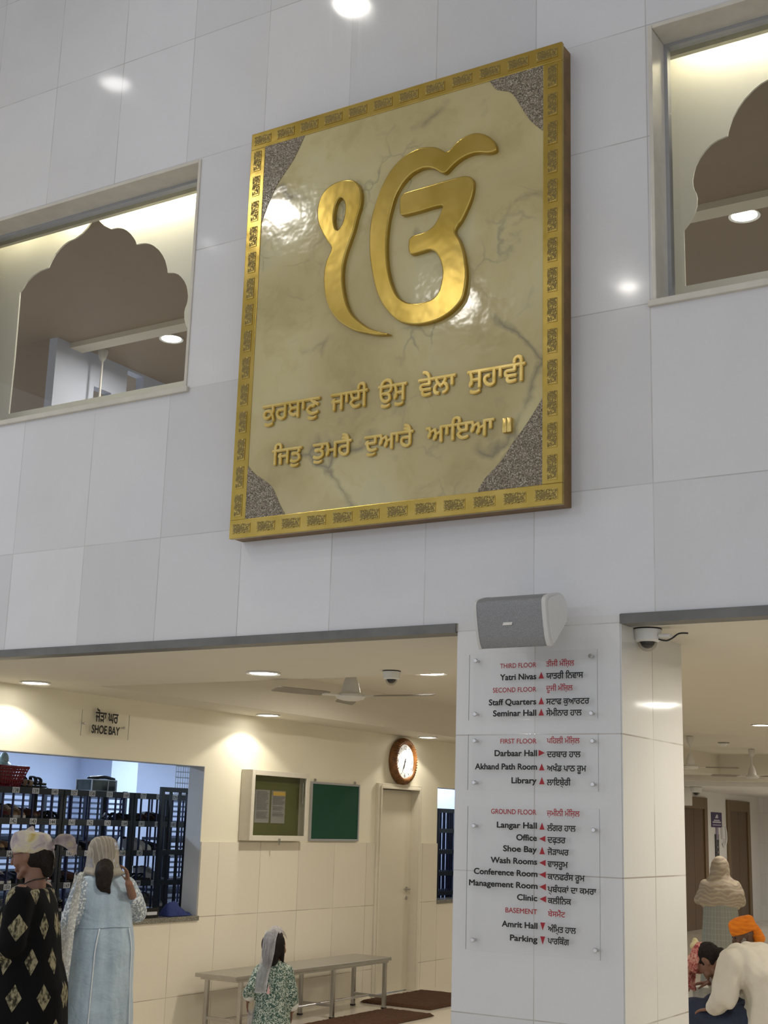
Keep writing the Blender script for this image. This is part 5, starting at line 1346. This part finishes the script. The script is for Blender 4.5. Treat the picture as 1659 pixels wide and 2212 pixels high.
# --- woman in pale blue at the counter
loc, rz = place(229, 1900, 9.1, 72, 0, .03)
W = thing('person', 'person in a pale blue tunic seen from behind at the granite counter', 'person', loc, rz)
hm = Matrix.Translation((0, .10, 1.405)) @ Matrix.Rotation(math.radians(-6), 4, 'X') @ Matrix.Rotation(math.radians(-18), 4, 'Z')
def to_local(u, v, d):
    p = at_depth(u, v, d); c, q = math.cos(-rz), math.sin(-rz); x, y = p.x - loc[0], p.y - loc[1]
    return (x * c - y * q, x * q + y * c, p.z)
shL, elL, wrL = (-.160, .03, 1.215), (-.255, .01, .985), (-.22, .16, .82)
wrR = to_local(278, 1908, 8.95); shR, elR = (.160, .03, 1.215), (.265, .04, 1.02)
me = body_standing(1.53, [(shL, elL, wrL), (shR, elR, wrR)], hm, hands=[(wrL, (.1, .5, -.85), (1, 0, 0), (0, 1, 0), .92, .4), (wrR, (-.22, .05, .95), (-.95, .1, -.3), (-.1, .9, 0), .80, .45)], voxel=.008)
put('body', me, M_SKIN, W)
def blue(t):
    c = t.xyz(); st = t.noise(5, 4, v=t.map((3, 3, .6)))
    t.col(t.ramp(st, [(.3, srgb(140, 160, 178)), (.7, srgb(172, 190, 204))])); t.set(Roughness=.62, Sheen_Weight=.3); t.bump(t.noise(7, 3, .5, v=t.map((1.2, 1.2, 1.6), rot=(.3, .5, 0)), dist=.4), .5, .04)
M_BLUE = pcloth('pale_blue_cotton', blue)
bm = NB()
loft(bm, [(0, .02, .27, .255, .20), (0, .02, .45, .245, .195), (0, .02, .66, .232, .19), (0, .015, .80, .225, .185), (0, .015, .92, .205, .168), (0, .02, .98, .196, .155), (0, .02, 1.08, .198, .150), (0, .02, 1.17, .198, .135), (0, .02, 1.245, .178, .108), (0, .02, 1.29, .120, .085), (0, .03, 1.315, .075, .068)], 34)
for a, b in ((shL, elL), (shR, elR)): capsule(bm, V(a) + V((0, 0, -.03)), V(a).lerp(V(b), .25), .062, .062, 14)
put('tunic', cloth_from(bm, .010, folds(.011, 6, 6, 3.0, 11)), M_BLUE, W)
def lace(c1, c2, sc):
    def f(t):
        v_ = t.vor(sc, 'DISTANCE_TO_EDGE'); n1 = t.noise(sc * .5, 3)
        t.col(t.mix(t.math('GREATER_THAN', n1, .54), c1, c2)); t.set(Roughness=.7, Alpha=t.math('MULTIPLY_ADD', t.math('GREATER_THAN', n1, .54), .25, .72)); t.bump(n1, .3, .006)
    return f
M_LACE = pcloth('embroidered_white', lace(srgb(158, 172, 184), srgb(214, 220, 224), 130))
for a, b, c_ in ((shL, elL, wrL), (shR, elR, wrR)):
    bm = NB(); chain(bm, [V(a).lerp(V(b), .12), b, V(b).lerp(V(c_), .45)], [.066, .070, .058], 14); put('sleeve', cloth_from(bm, .009, folds(.007, 9, 9, 6, 4)), M_LACE, W, 'white embroidered sleeve')
bm = NB(); loft(bm, [(0, .02, .06, .25, .19), (0, .02, .29, .258, .204)], 34); put('hem_band', cloth_from(bm, .010, folds(.008, 8, 8, 1.5, 2)), M_LACE, W, 'white embroidered hem')
for sx in (-1, 1):
    bm = NB(); pts = []
    for z, rx, ry, cy in ((.28, .255, .20, .02), (.45, .245, .195, .02), (.66, .232, .19, .02), (.80, .225, .185, .015), (.93, .205, .167, .015)):
        a = -PI / 2 + sx * (.62 if z < .9 else .55); pts.append((rx * 1.035 * math.cos(a), cy + ry * 1.035 * math.sin(a), z))
    tube(bm, smooth_poly(pts, 4, False), .0045, 6); obj('piping', bm, plain('white_piping', srgb(206, 214, 220), .6), W, 180)
bm = NB(); tube(bm, [(.202 * math.cos(a), .015 + .163 * math.sin(a), .935 + .006 * math.sin(3 * a)) for a in [2 * PI * k / 32 for k in range(33)]], .005, 6); obj('waist_seam', bm, M_BLUE, W, 180)
bm = NB(); ball(bm, (0, -.03, .01), (.082, .085, .10), 16); bm.verts.ensure_lookup_table(); xf(bm, 0, hm)
chain(bm, [tuple(hm @ V((0, -.07, -.06))), (-.075, -.075, 1.275), (-.085, -.098, 1.215), (-.05, -.115, 1.16)], [.06, .062, .052, .014], 12)
put('hair', remesh(bm, .007, 4, folds(.006, 30, 30, 4, 8)), M_HAIR, W)
def veil(t):
    c = t.xyz(); wv = t.math('ADD', t.math('MULTIPLY', c[0], 1.0), t.math('MULTIPLY', t.noise(5, 2), .045))
    s_ = t.math('FRACT', t.math('DIVIDE', wv, .021)); m_ = t.math('LESS_THAN', s_, .20)
    low = t.ramp(c[2], [(0, 0), (1, 1)])
    edge = t.math('LESS_THAN', c[2], 1.315)
    op = t.math('MAXIMUM', m_, t.math('MULTIPLY', edge, .85))
    t.col(srgb(206, 198, 184)); t.set(Roughness=.85, Specular_IOR_Level=.1, Alpha=t.math('MULTIPLY_ADD', op, .52, .40))
M_VEIL = pcloth('striped_sheer_veil', veil)
bm = NB()
prof_ = [(.118, .02), (.112, .055), (.09, .085), (.05, .103), (0, .110), (-.05, .113), (-.09, .120), (-.125, .134), (-.155, .165)]
ring = []
for z, r_ in prof_:
    z2 = z; row = []
    for k in range(29):
        a = math.radians(200 + 0) ; ang = math.radians(-235 + 290 * k / 28)
        p = V((r_ * .98 * math.cos(ang), r_ * 1.15 * math.sin(ang) - .005, z2 + (.015 * math.sin(ang * 3 + z * 20) if z < 0 else 0)))
        row.append(bm.verts.new(hm @ p + V((0, 0, 0)) + V((.004 * noise.noise(V((k * .5, z * 20, 1))), .004 * noise.noise(V((k * .5, z * 20, 5))), 0))))
    ring.append(row)
for a, b in zip(ring, ring[1:]):
    for k in range(28): bm.faces.new((a[k], b[k], b[k + 1], a[k + 1]))
bm.faces.new(ring[0])
bmesh.ops.solidify(bm, geom=bm.faces[:], thickness=.003)
obj('veil', bm, M_VEIL, W, 180)
# end of the veil hanging over the left arm
bm = NB(); vs = []
for i in range(15):
    s_ = i / 14; c_ = V((-.16, .05, 1.27)).lerp(V((-.265, -.03, .98)), min(1, s_ * 2.2)) if s_ < .45 else V((-.265, -.03, .98)).lerp(V((-.30, -.05, .20)), (s_ - .45) / .55)
    wd = .05 + .07 * s_
    vs.append([bm.verts.new(c_ + V((-.035 + .02 * math.sin(j * 1.7 + i * .3), (j - 4) / 4 * wd, .0)) + V((0, 0, .02 * math.sin(j)))) for j in range(9)])
for a, b in zip(vs, vs[1:]):
    for j in range(8): bm.faces.new((a[j], a[j + 1], b[j + 1], b[j]))
bmesh.ops.solidify(bm, geom=bm.faces[:], thickness=.003)
obj('veil_end', bm, pcloth('white_lace', lace(srgb(196, 196, 190), srgb(220, 220, 214), 140)), W, 180)

# --- girl before the bench
loc, rz = facing(592, 2080, 8.2, 40)
W = thing('person', 'small girl in a green leaf patterned dress seen from behind before the bench', 'person', loc, rz)
hm = Matrix.Translation((0, .01, .905)) @ Matrix.Rotation(math.radians(-30), 4, 'Z')
shL, elL, wrL = (-.085, .0, .765), (-.125, -.03, .67), (-.150, .03, .60)
shR, elR, wrR = (.085, .0, .765), (.118, -.01, .63), (.125, .04, .53)
bm = NB(); chain(bm, [(0, 0, .50), (0, 0, .62), (0, 0, .74)], [.075, .065, .07], 14); capsule(bm, (-.07, 0, .768), (.07, 0, .768), .030, .030, 12); capsule(bm, (0, 0, .77), (0, 0, .85), .036, .034, 12); head(bm, hm, .88)
for sx in (-1, 1): chain(bm, [(sx * .055, 0, .48), (sx * .055, .0, .26), (sx * .05, -.01, .05)], [.055, .038, .026], 12); capsule(bm, (sx * .05, -.02, .022), (sx * .055, .09, .018), .024, .019, 10)
chain(bm, [shL, elL, wrL], [.034, .028, .019], 10); chain(bm, [shR, elR, wrR], [.034, .028, .019], 10)
hand(bm, wrL, (0, .25, -.95), (1, 0, 0), (0, 1, 0), .66, .4); hand(bm, wrR, (0, .3, -.95), (-1, 0, 0), (0, 1, 0), .66, .4)
put('body', remesh(bm, .006, 3), M_SKIN, W)
def leaf(t):
    w_ = t.map((1, 1, .8), rot=(.4, .3, .6)); n1 = t.noise(62, 3, .6, v=w_, dist=2.2)
    t.col(t.ramp(n1, [(.40, srgb(44, 72, 64)), (.50, srgb(70, 98, 84)), (.54, srgb(176, 184, 170)), (.66, srgb(196, 200, 186))])); t.set(Roughness=.75)
M_LEAF = pcloth('leaf_print_cotton', leaf)
bm = NB(); loft(bm, [(0, 0, .20, .150, .140), (0, 0, .40, .128, .115), (0, 0, .56, .108, .096), (0, 0, .68, .098, .086), (0, 0, .765, .095, .075), (0, 0, .80, .085, .066), (0, 0, .825, .055, .052)], 28)
for a, b, c_ in ((shL, elL, wrL), (shR, elR, wrR)): chain(bm, [a, b, V(b).lerp(V(c_), .55)], [.040, .041, .044], 12)
put('dress', cloth_from(bm, .008, folds(.008, 11, 11, 3, 9)), M_LEAF, W)
for a, b in ((elL, wrL), (elR, wrR)):
    bm = NB(); capsule(bm, V(a).lerp(V(b), .52), V(a).lerp(V(b), .60), .044, .045, 12); put('cuff', remesh(bm, .007, 3), plain('white_cotton', srgb(206, 204, 198), .8), W, 'white cuff')
bm = NB(); ball(bm, (0, -.02, .012), (.081, .084, .098), 18); chain(bm, [(0, -.055, -.03), (.0, -.055, -.10), (.01, -.05, -.135)], [.062, .05, .02], 12); capsule(bm, (-.06, -.02, 0), (-.062, 0, -.10), .024, .008, 8); capsule(bm, (.06, -.02, 0), (.064, 0, -.11), .024, .008, 8)
bm.verts.ensure_lookup_table(); xf(bm, 0, hm @ Matrix.Scale(.92, 4)); put('hair', remesh(bm, .006, 3, folds(.006, 40, 40, 6, 3)), M_HAIR, W)
def sheer(t): n1 = t.noise(14, 3, v=t.map((6, 6, 1))); t.col(srgb(196, 194, 196)); t.set(Roughness=.6, Alpha=t.ramp(n1, [(.3, .32), (.7, .72)]))
M_SHEER = pcloth('sheer_white_scarf', sheer)
bm = NB(); vs = []
pts = smooth_poly([(0, .085, .070), (0, .035, .120), (0, -.035, .120), (0, -.098, .06), (0, -.118, -.03), (-.014, -.122, -.11), (-.028, -.13, -.19), (-.034, -.135, -.26)], 4, False)
for i, p in enumerate(pts):
    wd = .044 if i < 17 else .042
    vs.append([bm.verts.new(hm @ V((p[0] + (j - 4) / 4 * wd, p[1] + (.028 * abs((j - 4) / 4) ** 2 if i > 6 else 0) - .004 * (j % 2), p[2] - .03 * abs((j - 4) / 4) ** 2 * (1 if i < 10 else 0)))) for j in range(9)])
for a, b in zip(vs, vs[1:]):
    for j in range(8): bm.faces.new((a[j], a[j + 1], b[j + 1], b[j]))
bmesh.ops.solidify(bm, geom=bm.faces[:], thickness=.003); obj('scarf', bm, M_SHEER, W, 180)
bm = NB(); vs = []
for i in range(9):
    s_ = i / 8; wd = .03 + .04 * s_
    vs.append([bm.verts.new((-.115 + .01 * s_ + wd * (j - 3) / 3, -.03 + .012 * math.sin(j * 2.1), .54 - .5 * s_)) for j in range(7)])
for a, b in zip(vs, vs[1:]):
    for j in range(6): bm.faces.new((a[j], a[j + 1], b[j + 1], b[j]))
bmesh.ops.solidify(bm, geom=bm.faces[:], thickness=.003); obj('scarf_end', bm, M_SHEER, W, 180)
bm = NB(); prism(bm, [(0, 0), (.012, .055), (.022, .0), (.011, -.006)], lambda u, v, d_: V((-.045 + u, -.108 + d_, .645 + v)), 0, .004); tag(obj('ribbon', bm, plain('pink_ribbon', srgb(206, 166, 164), .7), W), 'pale pink ribbon')

# --- woman in the beige shawl by the lifts
loc, rz = place(1557, 1950, 14.6, 24, 0, 0)
W = thing('person', 'person in a beige shawl and grey skirt standing before the lifts', 'person', loc, rz)
hm = Matrix.Translation((0, .03, 1.30)); h = 1.42
shL, elL, wrL = (-.165, .0, 1.12), (-.22, .06, .95), (-.10, .20, .93); shR, elR, wrR = (.165, .0, 1.12), (.22, .06, .95), (.10, .20, .93)
put('body', body_standing(h, [(shL, elL, wrL), (shR, elR, wrR)], hm, hands=[(wrL, (.9, .3, 0), (0, -1, 0), (0, 0, 1), .9, .4), (wrR, (-.9, .3, 0), (0, -1, 0), (0, 0, 1), .9, .4)], voxel=.010), M_SKIN, W)
def shawl(t):
    c = t.xyz(); wv = t.math('ADD', c[2], t.math('MULTIPLY', t.noise(5, 2, .5), .20)); s_ = t.math('FRACT', t.math('DIVIDE', wv, .045))
    t.col(t.ramp(s_, [(.0, srgb(158, 144, 128)), (.35, srgb(172, 160, 140)), (.5, srgb(182, 172, 146)), (.65, srgb(162, 146, 132)), (1.0, srgb(158, 144, 128))])); t.set(Roughness=.8)
M_SHAWL = pcloth('beige_striped_shawl', shawl)
bm = NB(); loft(bm, [(0, .03, .86, .19, .16), (0, .03, .92, .235, .19), (0, .02, 1.02, .250, .185), (0, .01, 1.12, .218, .150), (0, .01, 1.18, .15, .115), (0, .015, 1.22, .105, .105), (0, .02, 1.30, .100, .118), (0, .02, 1.36, .092, .110), (0, .02, 1.405, .062, .075), (0, .02, 1.425, .02, .03)], 32)
for a, b, c_ in ((shL, elL, wrL), (shR, elR, wrR)): chain(bm, [a, b, V(b).lerp(V(c_), .6)], [.058, .062, .055], 12)
put('shawl', cloth_from(bm, .010, folds(.012, 7, 7, 9, 6)), M_SHAWL, W)
def grid_cloth(t): c = t.xyz(); a, z = cyl_uv(t); m_ = t.math('MAXIMUM', t.math('LESS_THAN', t.math('FRACT', t.math('DIVIDE', a, .035)), .16), t.math('LESS_THAN', t.math('FRACT', t.math('DIVIDE', z, .06)), .10)); t.col(t.mix(t.math('MULTIPLY', m_, t.noise(30, 2)), srgb(138, 140, 132), srgb(166, 168, 160))); t.set(Roughness=.8)
bm = NB(); loft(bm, [(0, 0, .05, .24, .20), (0, 0, .5, .215, .18), (0, 0, .85, .19, .16), (0, 0, 1.0, .18, .14)], 30); put('tunic', cloth_from(bm, .011, folds(.010, 8, 8, 2, 1)), pcloth('grey_checked_cotton', grid_cloth), W)

# --- seated people beyond the pillar
def seated(loc, rz, label, hm, lean, skin, shirt_m, trouser_m, arms, hands, seat=.42, scale=1.0, voxel=.009, sh_z=.50, hips=True, shirt=True):
    W = thing('person', label, 'person', loc, rz)
    tl = Matrix.Rotation(-lean, 4, 'X'); T = lambda p: Matrix.Translation((0, 0, seat)) @ tl @ V(p)
    bm = NB()
    chain(bm, [T((0, 0, .08)), T((0, -.02, .26)), T((0, 0, .42))], [.135, .13, .14], 16); capsule(bm, T((-.14, 0, sh_z - .02)), T((.14, 0, sh_z - .02)), .065, .065, 12)
    capsule(bm, T((0, 0, sh_z)), hm @ V((0, -.02, -.05)), .058, .052, 12); head(bm, hm, 1.0)
    for a in arms: chain(bm, a, [.054, .042, .028], 12)
    for a in hands: hand(bm, *a)
    legs = []
    for sx in (-1, 1):
        L_ = [(sx * .09, .0, seat + .06), (sx * .14, .42, seat + .06), (sx * .13, .36, .06)]; legs.append(L_)
        chain(bm, L_, [.085, .058, .042], 12); capsule(bm, (sx * .13, .34, .035), (sx * .14, .50, .025), .036, .028, 10)
    put('body', remesh(bm, voxel, 4), skin, W)
    bm = NB(); capsule(bm, (-.06, 0, seat + .06), (.06, 0, seat + .06), .125, .125, 14)
    for L_ in legs: chain(bm, [L_[0], L_[1], V(L_[1]).lerp(V(L_[2]), .85)], [.115, .085, .07], 14)
    put('trousers', remesh(bm, .010, 5, folds(.010, 9, 9, 9, 2)), trouser_m, W)
    bm = NB(); n_ = 10; 
    for i in range(n_):
        s0, s1 = i / n_, (i + 1) / n_
    prof_ = [(.0, .185, .155), (.10, .19, .165), (.22, .20, .172), (.34, .215, .165), (.44, .21, .14), (sh_z, .16, .10), (sh_z + .04, .085, .075)]
    rings = []
    for z, rx, ry in prof_:
        rings.append([bm.verts.new(T((rx * math.cos(2 * PI * k / 30), ry * math.sin(2 * PI * k / 30) - .02, z))) for k in range(30)])
    for a, b in zip(rings, rings[1:]):
        for k in range(30): bm.faces.new((a[k], a[(k + 1) % 30], b[(k + 1) % 30], b[k]))
    bm.faces.new(rings[0][::-1]); bm.faces.new(rings[-1])
    for a in arms: chain(bm, [a[0], a[1], V(a[1]).lerp(V(a[2]), .8)], [.085, .070, .052], 14)
    put('shirt', remesh(bm, .010, 6, folds(.011, 8, 8, 8, 7)), shirt_m, W)
    return W, T
M_WSHIRT = plain('white_shirt', srgb(206, 200, 186), .75, var=.03, scale=8, bump=.25)
M_JEANS = plain('dark_jeans', srgb(36, 44, 66), .8, var=.15, scale=60)
M_CREAMC = plain('cream_cotton', srgb(196, 188, 170), .8, var=.04)
# person in the white shirt with the pink scarf, bent forward over the block
loc, rz = place(1534, 2064, 8.5, 82, 0, .42)
W = thing('person', 'person in a white shirt, dark jeans and pink printed head scarf bending forward', 'person', loc, rz)
hm = Matrix.Translation((0, .42, .872)) @ Matrix.Rotation(math.radians(-68), 4, 'X')
sL, eL, wL = (-.225, .17, .885), (-.275, .20, .695), (-.25, .29, .62); sR, eR, wR = (.21, .17, .885), (.23, .36, .74), (.10, .47, .735)
trunk = [((0, .02, .50), .07, .12), ((0, -.02, .66), .08, .11), ((0, .02, .80), .10, .10), ((0, .12, .885), .12, .085), ((0, .22, .905), .08, .07)]
bm = NB(); stadium(bm, [(p, w_, r_ * .8) for p, w_, r_ in trunk]); capsule(bm, (0, .22, .905), hm @ V((0, -.02, -.06)), .058, .052, 12); head(bm, hm, 1.0)
chain(bm, [sL, eL, wL], [.05, .04, .028], 12); chain(bm, [sR, eR, wR], [.05, .04, .028], 12)
hand(bm, wL, (.3, .9, -.2), (0, 0, -1), (1, 0, 0), 1.0, .5); hand(bm, wR, (-.35, .9, -.15), (0, 0, -1), (-1, 0, 0), 1.0, .45)
legs = []
for sx in (-1, 1):
    Lg = [(sx * .10, .02, .52), (sx * .16, .46, .575), (sx * .14, .38, .07)]; legs.append(Lg)
    chain(bm, Lg, [.085, .058, .042], 12); capsule(bm, (sx * .14, .34, .035), (sx * .15, .50, .025), .036, .028, 10)
put('body', remesh(bm, .007, 4), M_SKIN, W)
bm = NB(); capsule(bm, (-.07, 0, .49), (.07, 0, .49), .14, .14, 14)
for Lg in legs: chain(bm, [Lg[0], Lg[1], V(Lg[1]).lerp(V(Lg[2]), .85)], [.125, .094, .07], 14)
put('trousers', remesh(bm, .010, 5, folds(.010, 9, 9, 9, 2)), M_JEANS, W)
bm = NB(); stadium(bm, [((0, -.03, .60), .10, .13)] + [(p, w_ * 1.25, r_ * 1.28) for p, w_, r_ in trunk])
for a, b, c_ in ((sL, eL, wL), (sR, eR, wR)): chain(bm, [a, b, V(b).lerp(V(c_), .8)], [.092, .076, .058], 14)
put('shirt', remesh(bm, .010, 4, folds(.022, 9, 9, 4.5, 7)), M_WSHIRT, W)
bm = NB(); ball(bm, (0, -.02, .02), (.080, .092, .098), 18); ball(bm, (0, -.07, -.05), (.062, .045, .055), 12); bm.verts.ensure_lookup_table(); xf(bm, 0, hm); put('hair', remesh(bm, .007, 3, folds(.005, 40, 40, 10, 3)), M_HAIR, W)
def pink(t): n1 = t.noise(46, 3, dist=1.0); t.col(t.ramp(n1, [(.38, srgb(140, 56, 58)), (.5, srgb(186, 112, 104)), (.62, srgb(206, 160, 140))])); t.set(Roughness=.8)
bm = NB(); loft(bm, [(0, .030, .040, .086, .080), (0, .022, .075, .090, .098), (0, .01, .105, .080, .092), (0, .005, .125, .05, .06)], 26)
bm.verts.ensure_lookup_table(); xf(bm, 0, hm)
a = hm @ V((0, .03, .125)); stadium(bm, [(a + V((0, -.02, -.01)), .055, .030), (a + V((0, .025, -.06)), .06, .025), (a + V((0, .02, -.15)), .045, .016), (a + V((0, -.01, -.20)), .012, .010)])
put('scarf', remesh(bm, .007, 3, folds(.008, 16, 16, 12, 3)), pcloth('pink_print', pink), W, 'pink printed head scarf')
bm = NB(); c_ = hm @ V((0, -.045, .118)); ball(bm, c_, (.05, .045, .028), 14); ball(bm, c_ + V((0, .01, .03)), (.02, .02, .025), 10); put('scarf_fold', remesh(bm, .006, 2, folds(.006, 30, 30, 30, 1)), plain('cream_lining', srgb(206, 192, 150), .8), W, 'cream fold of the scarf')
st = thing('stool', 'low dark stool under the person in the white shirt', 'stool', loc, rz)
bm = NB(); box(bm, -.19, .19, -.21, .15, .29, .32, .01); obj('seat', bm, M_DARKPL, st)
for sx in (-1, 1):
    for sy in (-1, 1): bm = NB(); tube(bm, [(sx * .16, sy * .15 - .03, .30), (sx * .18, sy * .17 - .03, 0)], .014, 8); obj('leg', bm, M_STEEL, st)
# man in the orange turban
loc, rz = place(1606, 2015, 11.3, 124, 0, .10)
hm = Matrix.Translation((0, .10, .83)) @ Matrix.Rotation(math.radians(-20), 4, 'X')
W, T = seated(loc, rz, 'person in an orange turban with a grey beard sitting beyond the white shirted one', hm, math.radians(14), M_SKIND, M_CREAMC, M_CREAMC,
           [((-.19, .05, .70), (-.24, .12, .46), (-.10, .34, .42)), ((.19, .05, .70), (.24, .12, .46), (.10, .34, .42))], [((-.10, .34, .42), (.2, .9, -.2), (0, 0, -1), (1, 0, 0), 1.0, .4), ((.10, .34, .42), (-.2, .9, -.2), (0, 0, -1), (-1, 0, 0), 1.0, .4)], seat=.20, sh_z=.48)
t = NT('orange_cloth'); t.col(t.ramp(t.noise(6, 3, v=t.map((2, 2, 9))), [(.3, srgb(214, 110, 10)), (.7, srgb(244, 142, 30))])); t.set(Roughness=.85); t.bump(t.noise(8, 3, v=t.map((1, 1, 6), rot=(.4, .2, 0))), .5, .02); M_ORANGE = t.m
bm = NB(); loft(bm, [(0, -.012, .022, .084, .104), (0, -.014, .05, .094, .114), (0, -.018, .09, .098, .118), (0, -.02, .125, .090, .110), (0, -.02, .145, .07, .085), (0, -.015, .152, .03, .04)], 30); capsule(bm, (0, -.105, .03), (0, -.115, -.06), .045, .055, 12)
bm.verts.ensure_lookup_table(); xf(bm, 0, hm); put('turban', remesh(bm, .008, 4, folds(.006, 6, 6, 26, 3)), M_ORANGE, W)
bm = NB(); ball(bm, (0, .062, -.085), (.050, .045, .045), 14); capsule(bm, (-.06, .02, -.02), (-.03, .06, -.085), .018, .03, 10); capsule(bm, (.06, .02, -.02), (.03, .06, -.085), .018, .03, 10); capsule(bm, (-.02, .092, -.050), (.02, .092, -.050), .008, .008, 8)
bm.verts.ensure_lookup_table(); xf(bm, 0, hm); put('beard', remesh(bm, .006, 3, folds(.006, 60, 60, 40, 3)), plain('grey_beard', srgb(126, 120, 114), .9, var=.2, scale=60), W)
for sx in (-1, 1): bm = NB(); ball(bm, hm @ V((sx * .030, .084, .012)), .009, 10); obj('eye', bm, M_EYED, W, 180)
# the stone block on its steel stand
a_ = at_depth(1488, 2116, 8.75)
sk = thing('stand', 'steel stand holding the grey stone block behind the pillar', 'stand', (a_.x + .10, a_.y + .24, 0), math.radians(30))
bm = NB(); box(bm, -.20, .20, -.16, .16, .50, .525, .003); obj('tray', bm, M_DARKPL, sk)
for sx in (-1, 1):
    for sy in (-1, 1): bm = NB(); box(bm, sx * .18 - .012, sx * .18 + .012, sy * .14 - .012, sy * .14 + .012, 0, .50); obj('leg', bm, M_STEEL, sk)
bm = NB(); box(bm, -.18, .18, -.012, .012, .15, .17); box(bm, -.012, .012, -.14, .14, .25, .27); obj('brace', bm, M_STEEL, sk)
sbk = thing('stone_block', 'grey veined stone block on the steel stand', 'block', (a_.x + .10, a_.y + .24, .5255), math.radians(30))
bm = NB(); box(bm, -.18, .18, -.14, .14, 0, .155, .006); obj('block', bm, plain('grey_veined_stone', srgb(166, 164, 156), .4, var=.28, scale=14), sbk)
